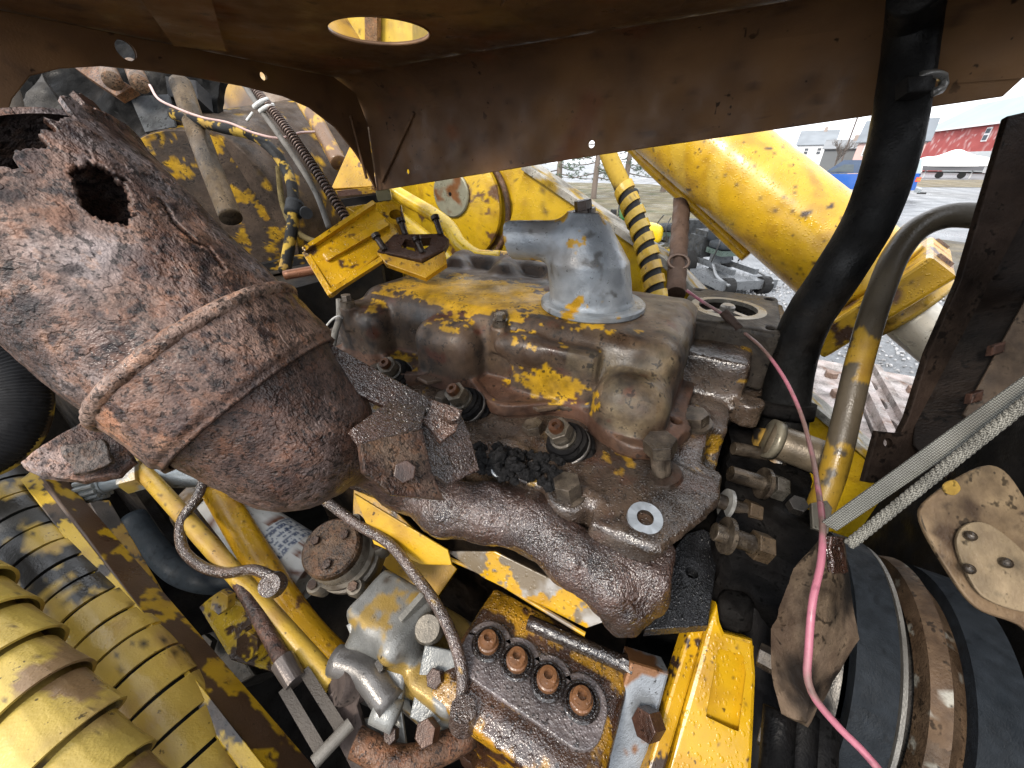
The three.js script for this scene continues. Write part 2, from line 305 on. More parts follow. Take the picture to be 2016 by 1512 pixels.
// signed distances and a surface-nets mesher for castings
const sm = (a, b, k) => { const h = Math.max(k - Math.abs(a - b), 0) / k; return Math.min(a, b) - h * h * k * .25; };
const smx = (a, b, k) => -sm(-a, -b, k);
const sBox = (x, y, z, cx, cy, cz, hx, hy, hz, r) => { const a = Math.abs(x - cx) - hx + r, b = Math.abs(y - cy) - hy + r, c = Math.abs(z - cz) - hz + r; return Math.hypot(Math.max(a, 0), Math.max(b, 0), Math.max(c, 0)) + Math.min(Math.max(a, b, c), 0) - r; };
const sCap = (x, y, z, a, b, r0, r1) => { const bx = b.x - a.x, by = b.y - a.y, bz = b.z - a.z, px = x - a.x, py = y - a.y, pz = z - a.z; const h = clamp((px * bx + py * by + pz * bz) / (bx * bx + by * by + bz * bz), 0, 1); return Math.hypot(px - bx * h, py - by * h, pz - bz * h) - lerp(r0, r1, h); };
const sCylY = (x, y, z, cx, cz, y0, y1, r, k = .002) => { const a = Math.hypot(x - cx, z - cz) - r + k, b = Math.abs(y - (y0 + y1) / 2) - (y1 - y0) / 2 + k; return Math.hypot(Math.max(a, 0), Math.max(b, 0)) + Math.min(Math.max(a, b), 0) - k; };
const sCyl = (x, y, z, a, b, r, k = .002) => { const bx = b.x - a.x, by = b.y - a.y, bz = b.z - a.z, L = Math.hypot(bx, by, bz), ux = bx / L, uy = by / L, uz = bz / L, px = x - a.x, py = y - a.y, pz = z - a.z, h = px * ux + py * uy + pz * uz; const q = Math.hypot(px - ux * h, py - uy * h, pz - uz * h) - r + k, w = Math.abs(h - L / 2) - L / 2 + k; return Math.hypot(Math.max(q, 0), Math.max(w, 0)) + Math.min(Math.max(q, w), 0) - k; };
function nets(f, lo, hi, cell) {
  const nx = Math.ceil((hi.x - lo.x) / cell) + 1, ny = Math.ceil((hi.y - lo.y) / cell) + 1, nz = Math.ceil((hi.z - lo.z) / cell) + 1;
  const D = new Float32Array(nx * ny * nz), B = 5, id = (i, j, k) => (k * ny + j) * nx + i;
  for (let k = 0; k < nz; k += B) for (let j = 0; j < ny; j += B) for (let i = 0; i < nx; i += B) {
    const d = f(lo.x + (i + B / 2 - .5) * cell, lo.y + (j + B / 2 - .5) * cell, lo.z + (k + B / 2 - .5) * cell), far = Math.abs(d) > cell * B * 1.35;
    for (let c = k; c < Math.min(k + B, nz); c++) for (let b = j; b < Math.min(j + B, ny); b++) for (let a = i; a < Math.min(i + B, nx); a++) D[id(a, b, c)] = far ? d : f(lo.x + a * cell, lo.y + b * cell, lo.z + c * cell);
  }
  const vi = new Int32Array(nx * ny * nz).fill(-1), P = [], I = [];
  for (let k = 0; k < nz - 1; k++) for (let j = 0; j < ny - 1; j++) for (let i = 0; i < nx - 1; i++) {
    let m = 0; const v = []; for (let q = 0; q < 8; q++) { const d = D[id(i + (q & 1), j + ((q >> 1) & 1), k + (q >> 2))]; v.push(d); if (d < 0) m |= 1 << q; }
    if (m === 0 || m === 255) continue;
    let x = 0, y = 0, z = 0, n = 0;
    for (const [a, b] of EDG) if ((v[a] < 0) !== (v[b] < 0)) { const t = v[a] / (v[a] - v[b]); x += (a & 1) + t * ((b & 1) - (a & 1)); y += ((a >> 1) & 1) + t * (((b >> 1) & 1) - ((a >> 1) & 1)); z += (a >> 2) + t * ((b >> 2) - (a >> 2)); n++; }
    vi[id(i, j, k)] = P.length / 3; P.push(lo.x + (i + x / n) * cell, lo.y + (j + y / n) * cell, lo.z + (k + z / n) * cell);
  }
  const quad = (a, b, c, d, fl) => { if (a < 0 || b < 0 || c < 0 || d < 0) return; fl ? I.push(a, b, c, a, c, d) : I.push(a, c, b, a, d, c); };
  for (let k = 1; k < nz - 1; k++) for (let j = 1; j < ny - 1; j++) for (let i = 1; i < nx - 1; i++) {
    const s = D[id(i, j, k)] < 0;
    if (s !== D[id(i + 1, j, k)] < 0) quad(vi[id(i, j - 1, k - 1)], vi[id(i, j, k - 1)], vi[id(i, j, k)], vi[id(i, j - 1, k)], s);
    if (s !== D[id(i, j + 1, k)] < 0) quad(vi[id(i - 1, j, k - 1)], vi[id(i - 1, j, k)], vi[id(i, j, k)], vi[id(i, j, k - 1)], s);
    if (s !== D[id(i, j, k + 1)] < 0) quad(vi[id(i - 1, j - 1, k)], vi[id(i, j - 1, k)], vi[id(i, j, k)], vi[id(i - 1, j, k)], s);
  }
  const g = new THREE.BufferGeometry(); g.setAttribute('position', new THREE.Float32BufferAttribute(P, 3)); g.setIndex(I); g.computeVertexNormals(); return g;
}
const EDG = [[0, 1], [2, 3], [4, 5], [6, 7], [0, 2], [1, 3], [4, 6], [5, 7], [0, 4], [1, 5], [2, 6], [3, 7]];

// ================================================================ HOOD (the raised engine cover over everything)
const hy = (x, z) => 1.887 + .012 * (x + .7);      // underside of the sloping top sheet
{
  const t = thing('engine_hood', 'brown stained sheet metal hood raised over the engine, seen from below', 'hood');
  const up = UPV;
  const zs = -.3, FR = .066, ZN = .25, HC = V(-.452, 0, -.088);
  const sh = new THREE.Shape([[-.735, zs + FR], [.222, zs + FR], [.222, ZN], [-.735, ZN]].map(a => new THREE.Vector2(a[0], -a[1])));
  const hole = new THREE.Path(); hole.absellipse(HC.x, -HC.z, .0605, .0605, 0, Math.PI * 2, true); sh.holes.push(hole);
  const g = new THREE.ExtrudeGeometry(sh, { depth: .004, bevelEnabled: false, curveSegments: 40 });
  g.rotateX(-Math.PI / 2); { const p = g.attributes.position; for (let i = 0; i < p.count; i++) p.setY(i, p.getY(i) + hy(p.getX(i))); } g.computeVertexNormals();
  part(t, 'top_panel', g, 'hood', C.hood, { L: .022 });
  // far side sheet: its lower edge rises to the front, two rivet holes
  const side = [PZ(742, 376, zs), PZ(1160, 308, zs), PZ(1975, 190, zs)], xe = side[2].x;
  part(t, 'side_panel', plate([side[0], side[1], side[2], V(xe + .012, hy(xe) - FR, zs), V(-.72, hy(-.72) - FR, zs)], .005, { holes: [[PZ(1164, 284, zs), .0052], [PZ(802, 338, zs), .0045]] }), 'hood', C.hood, { L: .018 });
  // rounded bend where the top turns down into the side
  { const P = [], I = [], K = 14, n = 40; for (let i = 0; i <= n; i++) { const x = lerp(-.735, .221, i / n); for (let k = 0; k <= K; k++) { const a = (k - 1) / (K - 2) * Math.PI / 2; if (k === 0) P.push(x, hy(x) - FR - .008, zs + .0012); else if (k === K) P.push(x, hy(x) - .0012, zs + FR + .008); else P.push(x, hy(x) - FR + Math.sin(a) * FR - .0012, zs + FR - Math.cos(a) * FR + .0012); } if (i < n) for (let k = 0; k < K; k++) { const q = i * (K + 1) + k; I.push(q, q + 1, q + K + 1, q + 1, q + K + 2, q + K + 1); } } const b = new THREE.BufferGeometry(); b.setAttribute('position', new THREE.Float32BufferAttribute(P, 3)); b.setIndex(I); b.computeVertexNormals(); part(t, 'corner_bend', b, 'hood', C.hood, { L: .018 }); }
  // rear sheet with the arched cut-out
  const xb = -.72, A = (px, py) => PX(px, py, xb);
  const arch = [A(742, 376), A(722, 335), A(700, 300), A(660, 250), A(610, 212), A(560, 190), A(480, 170), A(400, 155), A(300, 140), A(200, 130), A(120, 135), A(60, 150), A(25, 195), A(0, 270)];
  const zl = arch[13].z + .085;
  part(t, 'rear_panel', plate([...arch, V(xb, 1.70, arch[13].z + .012), V(xb, 1.70, zl), V(xb, hy(xb) - .001, zl), V(xb, hy(xb) - .001, zs + FR), V(xb, hy(xb) - FR * .3, zs + FR * .3), V(xb, hy(xb) - FR, zs + .002)], .005, { holes: [[A(248, 99), .0115], [A(519, 150), .0068]] }), 'hood', C.hood, { L: .018 });
  // stiffening flange round the arch, gusset at the corner, welded channel under the top, doubler plate
  for (const [q, r] of [[[690, 228], [722, 352]], [[815, 222], [752, 358]]]) part(t, 'crease_weld', sweep([q[0] < 720 ? PX(...q, xb + .004) : PZ(...q, zs + .004), q[0] < 720 ? PX(...r, xb + .004) : PZ(...r, zs + .004)], .0028, { straight: true }), 'hood', C.hood);
  part(t, 'channel_rib', bar(V(-.66, hy(-.6) - .006, .02), V(-.36, hy(-.36) - .006, .20), .055, .014), 'hood', C.hood, { L: .012 });
  part(t, 'doubler_plate', plate([PY(985, 0, hy(-.05)), PY(1085, 68, hy(-.12)), PY(1340, 10, hy(.03)), PY(1400, -90, hy(.06)), PY(1050, -90, hy(-.05))].map(p => { p.y = hy(p.x) - .003; return p; }), .004), 'hood', C.hood, { L: .01 });
  part(t, 'weld_ring', place(new THREE.TorusGeometry(.0615, .0018, 8, 60).rotateX(Math.PI / 2), V(HC.x, hy(HC.x) + .001, HC.z), up), 'hood', C.hood);
}
// ================================================================ CYLINDER HEAD AND BLOCK
const DY = 1.475;
{
  const r1 = PY(1267, 1030, DY);
  const bosses = [[1120, 972, .021], [1302, 938, .026], [1130, 888, .032], [930, 812, .032], [1052, 852, .018], [1267, 1030, .021]].map(([a, b, r]) => { const q = PY(a, b, DY); q.r = r; return q; });
  const lump = (x, y, z) => .0022 * n3(x * 34, y * 34, z * 34) + .0011 * n3(x * 95, y * 95, z * 95);
  const f = (x, y, z) => {
    let d = sBox(x, y, z, -.30, 1.432, -.105, .345, .043, .235, .006);
    d = sm(d, sBox(x, y, z, -.008, 1.437, .095, .047, .040, .056, .007), .006);                 // near front corner boss
    d = sm(d, sBox(x, y, z, .01, 1.50, -.20, .045, .032, .07, .008), .012);                 // raised front pad
    d = sm(d, sBox(x, y, z, .055, 1.455, -.33, .05, .07, .13, .01), .012);                  // water outlet block
    d = smx(d, -sBox(x, y, z, .052, 1.475, -.02, .026, .045, .038, .012), .008);            // pocket in the front face
    d = smx(d, -sCyl(x, y, z, V(.0, 1.40, .03), V(.12, 1.40, .03), .03), .006);             // water passage mouth
    d = smx(d, (x - .041) * .88 + (z - .084) * .43 + Math.max(0, DY - y) * .5, .006);
    for (const q of bosses) d = sm(d, sCylY(x, y, z, q.x, q.z, 1.45, q.y + .0015, q.r, .003), .009);
    d = sm(d, sCap(x, y, z, V(-.06, 1.473, .12), V(-.17, 1.473, .085), .006, .006), .008);
    for (const [bx, bz] of [[-.045, -.075], [.012, -.135]]) d = sm(d, sCylY(x, y, z, bx + .05, bz, 1.45, 1.482, .02), .008);
    return d + lump(x, y, z);
  };
  const t = thing('cylinder_head', 'wet brown cast iron cylinder head with bolts and bosses, under the valve cover', 'engine part');
  part(t, 'casting', nets(f, V(-.66, 1.37, -.48), V(.125, 1.56, .185), .004), 'wet', (x, y, z) => {
    let c = C.iron(x, y, z); const q = fb(x, y, z, 9);
    c = mixc(c, [.15, .112, .085], ss(-.1, .3, q) * ss(-.35, -.1, -z - .0) * .6);
    return mixc(c, YEL, ss(.30, .34, fb(x + 2, y, z, 30) + .1 * ss(.0, .05, x)) * .7);
  });
  // machined ring with its threaded port, cast circle
  part(t, 'port_ring', place(lathe([[.0072, 0], [.0072, .0035], [.0148, .0035], [.0152, 0]]), r1.clone().setY(DY + .005), V(.1, 1, .25)), 'steel', flat(.42, .46, .50, .5, 160));
  part(t, 'port_bore', place(lathe([[.0001, -.012], [.007, -.012], [.0072, .004]]), r1.clone().setY(DY + .004), V(.1, 1, .25)), 'bolt', C.grease);
  part(t, 'cast_mark', place(new THREE.TorusGeometry(.0105, .0008, 6, 40).rotateX(Math.PI / 2), PY(1228, 958, DY + .0015)), 'wet', C.iron);
  const hb = (px, py, y, r, h, dir = EU, washer = true, spin = rnd()) => {
    const p = PY(px, py, y);
    const b = part(t, 'head_bolt', place(hex(r, h), p, dir, spin), 'bolt', C.bolt, { L: .003 });
    if (washer) part(b, 'washer', place(cyl(r * 1.25, r * 1.25, .0035, 30), p.clone().addScaledVector(dir, -.003), dir), 'bolt', C.bolt);
  };
  hb(1120, 972, DY, .0135, .017); hb(1368, 832, DY + .004, .0155, .014); hb(1052, 852, DY, .0125, .014); hb(1440, 668, DY + .03, .012, .012); hb(880, 792, DY, .0125, .014); hb(745, 735, DY, .012, .013);
  { // the long bolt that stands proud
    const p = PY(1302, 938, DY);
    const b = part(t, 'long_bolt', [place(cyl(.0095, .0095, .034, 24), p, EU), place(hex(.0155, .015), p.clone().addScaledVector(EU, .033), EU, .3)], 'bolt', C.bolt, { L: .003 });
    part(b, 'seat_washer', place(lathe([[.010, .001], [.010, .007], [.019, .006], [.021, 0]]), p, EU), 'bolt', C.iron);
  }
  for (const [px, py, y] of [[1437, 716, DY + .033]]) part(t, 'threaded_hole', place(lathe([[.0001, -.01], [.0055, -.01], [.0055, .0006], [.008, .0008], [.0085, 0]]), PY(px, py, y)), 'bolt', C.grease);
}
{
  const t = thing('engine_block', 'dark greasy engine block below the cylinder head', 'engine part');
  part(t, 'block_casting', box(-.62, .012, 1.02, 1.386, -.30, .085, .012), 'greasy', C.grease, { L: .02, warp: [.006, 22] });
  const h1 = PY(1362, 1128, 1.372), h2 = PY(1298, 1165, 1.372);
  part(t, 'front_plate', plate([PY(1330, 1075, 1.372), PY(1352, 1050, 1.372), PY(1385, 1040, 1.372), PY(1418, 1060, 1.372), PY(1410, 1120, 1.372), PY(1395, 1230, 1.372), PY(1270, 1240, 1.372), PY(1290, 1160, 1.372), PY(1310, 1120, 1.372), PY(1325, 1098, 1.372)], .012, { holes: [[h1, .0078], [h2, .007]] }), 'wet', flat(.022, .023, .026, .5), { L: .006 });
  part(t, 'front_casting', box(.0, .10, 1.02, 1.355, -.36, .10, .015), 'greasy', C.black, { L: .02, warp: [.008, 24] });
}
// ================================================================ VALVE COVER
const VT = 1.575;
{
  const zf = x => .027 + .021 * Math.cos((x + .045) / .165 * Math.PI * 2);
  const vb1 = PY(985, 655, 1.556), vb2 = PY(688, 615, 1.556);
  const f = (x, y, z) => {
    const crown = .004 * ss(-.012, -.022, z) - .09 * Math.max(0, -z - .16);
    let d = sBox(x, y - crown, z, -.268, 1.512, -.140, .248, .063, .127, .034);
    d = sm(d, sBox(x, y, z, -.060, 1.497, -.002, .042, .052, .040, .034), .012);            // front lobe
    d = sm(d, sBox(x, y, z, -.160, 1.503, -.018, .056, .060, .025, .008), .007);            // flat painted face
    d = sm(d, sBox(x, y, z, -.315, 1.503, -.010, .050, .062, .040, .030), .009);            // second bulge
    d = sm(d, sBox(x, y, z, -.475, 1.503, -.006, .046, .060, .036, .026), .009);            // rear bulge
    d = sm(d, sCylY(x, y, z, -.045, -.245, 1.47, 1.545, .04, .02), .02);
    d = sm(d, sCap(x, y, z, V(-.19, 1.548, -.004), V(-.225, 1.548, -.002), .017, .015), .012);  // boss under the bolt
    d = sm(d, sCylY(x, y, z, vb1.x, vb1.z, 1.53, 1.566, .0125, .002), .006);
    d = sm(d, sCylY(x, y, z, vb2.x, vb2.z, 1.53, 1.566, .0125, .002), .006);
    d = sm(d, sCap(x, y, z, V(-.20, 1.572, -.27), V(-.48, 1.572, -.27), .02, .02), .012);    // far side roll
    for (const bx of [-.47, -.36, -.25]) d = sm(d, sCap(x, y, z, V(bx, 1.563, -.235), V(bx - .02, 1.563, -.29), .03, .03), .012);
    let g = Math.max(Math.abs(y - 1.480) - .011, Math.abs(x + .268) - .265, (z - zf(x)) * .8, -.305 - z);
    g = sm(g, Math.max(Math.abs(y - 1.487) - .008, Math.abs((z - zf(x)) * .8 + .002) - .0045, Math.abs(x + .268) - .26), .003);
    for (const [ex, ez, er] of [[-.012, -.02, .018], [-.0, -.222, .02]]) g = sm(g, sCylY(x, y, z, ex, ez, 1.475, 1.489, er), .012);
    d = sm(d, g, .007);
    for (const [ex, ez] of [[-.012, -.02], [-.0, -.222]]) { d = sm(d, sCylY(x, y, z, ex, ez, 1.48, 1.493, .0125, .002), .003); d = smx(d, -sCylY(x, y, z, ex, ez, 1.47, 1.6, .0068, .001), .001); }
    return d + .0009 * n3(x * 40, y * 40, z * 40);
  };
  const t = thing('valve_cover', 'long brown valve cover with scalloped sides and flaking yellow paint', 'engine part');
  const pc1 = PY(880, 600, VT), pc2 = PZ(1090, 725, .01);
  part(t, 'cover_casting', nets(f, V(-.56, 1.465, -.34), V(.04, 1.605, .06), .0029), 'cover', (x, y, z, nx, ny, nz) => {
    const a = fb(x, y, z, 13), b = fb(x, y, z + 4, 48, 3);
    let c = mixc([.085, .050, .031], [.15, .098, .062], ss(-.3, .3, a));
    c = mixc(c, [.028, .021, .017], ss(.0, .35, b + .6 * fb(x + 4, y, z, 10)) * .85);
    if (x > -.14) c = mixc(c, [.30, .23, .135], ss(-.2, .25, fb(x, y + 2, z, 15)) * .6);
    c = mixc(c, [.12, .035, .018], ss(.16, .34, fb(x + 1, y, z + 2, 26)) * .8);
    if (y < 1.497) c = mixc(c, [.15, .070, .042], .75);            // bare rusty flange
    // paint that is left, where the photograph shows it
    const e = fb(x + 3, y, z, 30, 5) + .5 * fb(x, y, z, 110, 2);
    const top = ny > .8 ? 1 - Math.hypot((x + .335) / .19, (z + .085) / .085) : -1;
    const face = (x > -.215 && x < -.085 && nz > .3) ? 1 - Math.hypot((x + .155) / .062, (y - 1.515) / .022) : -1;
    const sp = (x > -.25 && x < -.15) ? .75 - Math.hypot((x + .185) / .03, (y - 1.56) / .012, (z - .0) / .03) : -1;
    const m = Math.max(top * .9 + .14, face + .10, sp) + e * 1.25;
    return mixc(c, mixc([.70, .40, .012], [.45, .26, .015], ss(0, .45, fb(x, y, z, 40))), ss(.20, .25, m));
  });
  // flat tongues of the gasket flange with their holes
  for (const [a, hx, hyp] of [[[[1040, 795], [1085, 772], [1130, 772], [1160, 795], [1150, 806], [1100, 800], [1060, 806]], 1114, 781], [[[820, 742], [880, 722], [930, 718], [955, 735], [945, 746], [900, 740], [840, 752]], 922, 729]])
    part(t, 'flange_tongue', plate(a.map(([x, y]) => PY(x, y, 1.492)), .005, { holes: [[PY(hx, hyp, 1.492), .0045]] }), 'wetpaint', C.iron, { L: .004 });
  for (const p of [vb1, vb2]) {
    const b = part(t, 'cover_bolt', [place(hex(.0075, .009), p.clone().setY(1.574), UPV, .4)], 'bolt', flat(.20, .17, .14), { L: .003 });
    part(b, 'collar', place(cyl(.0105, .0098, .009, 28), p.clone().setY(1.565)), 'bolt', C.bolt);
  }
}
// ================================================================ BREATHER on the valve cover
{
  const b = PY(1165, 603, VT + .004), t = thing('crankcase_breather', 'grey aluminium breather cap with side spout, standing on the valve cover', 'breather');
  const col = (x, y, z) => { let c = C.alu(x, y, z); return mixc(c, [.50, .28, .015], ss(.30, .34, fb(x + 6, y, z, 34, 4) + .05)); };
  const lean = g => { const p = g.attributes.position; for (let i = 0; i < p.count; i++) { const h = p.getY(i) - b.y; p.setXYZ(i, p.getX(i) - .16 * h, p.getY(i), p.getZ(i) + .1 * h); } g.computeVertexNormals(); return g; };
  const e = PY(1003, 470, 1.662).add(V(.16 * .08, 0, -.1 * .08)), s = b.clone().setY(1.664);
  const dir = e.clone().sub(s).setY(0).normalize(), tipv = e.clone(); tipv.y = 1.660;
  const f = (x, y, z) => {
    const r = Math.hypot(x - b.x, z - b.z), h = y - b.y;
    const prof = h < .062 ? .0555 - h * .05 : Math.max(.020, .0524 - (h - .062) * .50 - 3 * Math.max(0, h - .104) ** 1.5);
    let d = Math.max((r - prof) * .86, -h, h - .119);
    const cone = d; d = sm(cone, sCyl(x, y, z, s, tipv, .0245, .003), .014);
    d = smx(d, -sCyl(x, y, z, tipv.clone().addScaledVector(dir, -.03), tipv.clone().addScaledVector(dir, .03), .0195), .002);
    d = sm(d, sCylY(x, y, z, b.x, b.z, b.y, b.y + .013, .0565, .003), .004);
    return d + .0007 * n3(x * 60, y * 60, z * 60);
  };
  part(t, 'body', lean(nets(f, b.clone().add(V(-.16, -.006, -.08)), b.clone().add(V(.08, .13, .16)), .0024)), 'alu', col);
  part(t, 'base_flange', place(lathe([[.05, 0], [.0675, 0], [.0695, .002], [.0695, .0075], [.067, .0095], [.05, .0098]], 80), b), 'alu', col, { L: .004 });
  const BL = V(-.16, 1, .1).normalize(), bp = b.clone().add(V(-.16 * .117, .117, .0117)), bo = part(t, 'top_bolt', place(hex(.0105, .011), bp.clone().addScaledVector(BL, .004), BL, .2), 'bolt', flat(.07, .042, .03), { L: .003 });
  part(bo, 'washer', place(cyl(.0145, .0145, .005, 30), bp, BL), 'bolt', flat(.055, .038, .03));
}
// ================================================================ THERMOSTAT HOUSING (open, cover off)
{
  const t = thing('thermostat_housing', 'dark square housing with an open ring and spoked thermostat, behind the valve cover', 'engine part');
  const y1 = 1.558, c = PY(1432, 607, y1), f = (x, y, z) => {
    let d = sBox(x, y, z, c.x + .004, 1.515, c.z - .01, .066, .044, .088, .006);
    d = smx(d, -sCylY(x, y, z, c.x, c.z, 1.51, 1.60, .042, .001), .001);
    for (const [a, b] of [[-.05, -.08], [.056, -.08], [.056, .062]]) d = smx(d, -sCylY(x, y, z, c.x + a, c.z + b, 1.53, 1.60, .0065, .001), .001);
    return d + .0008 * n3(x * 50, y * 50, z * 50);
  };
  part(t, 'housing_block', nets(f, V(c.x - .08, 1.46, c.z - .12), V(c.x + .09, 1.57, c.z + .095), .003), 'greasy', flat(.075, .062, .050, .4, 30));
  part(t, 'seal_ring', place(lathe([[.0405, -.004], [.0405, .002], [.047, .002], [.052, .0015], [.052, -.002]], 64), V(c.x, y1, c.z)), 'steel', flat(.30, .28, .24, .3, 60));
  part(t, 'thermostat_dish', place(lathe([[.0001, -.006], [.010, -.006], [.013, -.012], [.030, -.016], [.041, -.012]], 48), V(c.x, y1, c.z)), 'bolt', flat(.03, .026, .022));
  for (let i = 0; i < 3; i++) { const a = i * 2.094 + .5; part(t, 'spoke', bar(V(c.x, y1 - .003, c.z), V(c.x + Math.cos(a) * .042, y1 - .006, c.z + Math.sin(a) * .042), .009, .003), 'steel', flat(.36, .34, .31), { L: .006 }); }
  part(t, 'valve_hub', place(lathe([[.0001, .006], [.008, .006], [.0105, .003], [.0105, -.004]], 32), V(c.x, y1, c.z)), 'steel', flat(.33, .31, .28));
}
// ================================================================ INJECTORS
{
  const spots = [[[1128, 888], [1092, 836], 'before the flat yellow face of the valve cover', 0], [[930, 812], [893, 769], 'just behind the rusty bolted tab', 0], [[790, 748], [764, 722], 'farthest back behind the bracket plate', 0]];
  spots.forEach(([b, n, where], i) => {
    const t = thing('fuel_injector', `greasy fuel injector with hex nut, ${where}`, 'injector', 'fuel injectors');
    const base = PY(b[0], b[1], DY - .004), dep = EYE.clone().sub(base), dd = ray(1008, 756).normalize(), top = PD(n[0], n[1], -dep.dot(dd) - .040);
    const dir = top.clone().sub(base).normalize(), L = top.distanceTo(base), at = h => base.clone().addScaledVector(dir, h);
    part(t, 'sleeve', place(lathe([[.0265, 0], [.0265, .006], [.0235, .009], [.0235, .012], [.0225, .024], [.0195, .027], [.0195, .030], [.012, .031]], 44), at(0), dir), 'greasy', C.black, { L: .004, warp: [.0016, 120] });
    part(t, 'collar_ring', place(lathe([[.0226, .013], [.0243, .0135], [.0243, .0165], [.0226, .017]], 44), at(0), dir), 'steel', flat(.13, .12, .11));
    part(t, 'body', place(lathe([[.0145, .028], [.0145, .034], [.0125, .035], [.0125, .041], [.0001, .042]], 30), at(0), dir), 'bolt', flat(.10, .085, .065));
    const nut = part(t, 'hex_nut', place(hex(.0135, .0125), at(.039), dir, .5), 'bolt', flat(.17, .14, .105), { L: .003 });
    part(nut, 'fuel_inlet', place(lathe([[.0078, 0], [.0078, .006], [.0068, .008], [.003, .0085], [.0025, .004], [.0001, .004]], 26), at(.0505), dir), 'bolt', flat(.14, .055, .022, .4));
  });
}
// ================================================================ EXHAUST MANIFOLD
{
  const P = [[700, 905, 1.46], [800, 945, 1.448], [880, 1000, 1.442], [960, 1008, 1.444], [1050, 1030, 1.444], [1130, 1098, 1.436], [1200, 1152, 1.428], [1256, 1150, 1.425]].map(a => PY(...a));
  const R = [.030, .029, .027, .028, .027, .0245, .022, .0215];
  const st = [PY(1238, 1170, 1.425), PY(1222, 1212, 1.388)];
  const f = (x, y, z) => {
    let d = 9; for (let i = 0; i < 7; i++) d = sm(d, sCap(x, y, z, P[i], P[i + 1], R[i], R[i + 1]), .012);
    d = sm(d, sCyl(x, y, z, st[0], st[1], .021, .004), .016);
    d = sm(d, sBox(x, y, z, -.125, 1.425, .118, .03, .03, .022, .006), .018);                  // ports into the head
    d = sm(d, sBox(x, y, z, -.265, 1.425, .118, .035, .03, .022, .006), .018);
    d = sm(d, sBox(x, y, z, -.01, 1.425, .135, .03, .028, .022, .006), .018);
    return d + .0014 * n3(x * 60, y * 60, z * 60) + .0012 * n3(x * 130, y * 130, z * 130);
  };
  const t = thing('exhaust_manifold', 'wet scaly dark brown exhaust manifold curving along the cylinder head', 'exhaust manifold');
  part(t, 'manifold_casting', nets(f, V(-.45, 1.36, .07), V(.06, 1.52, .26), .0028), 'wetrust', C.wetrust);
  const e = st[1], dn = st[1].clone().sub(st[0]).normalize();
  part(t, 'clamp_bolt', [place(hex(.011, .010), e.clone().addScaledVector(dn, .0), dn), place(thread(.006, .008), e.clone().addScaledVector(dn, .010), dn)], 'bolt', flat(.10, .045, .03), { L: .003 });
}
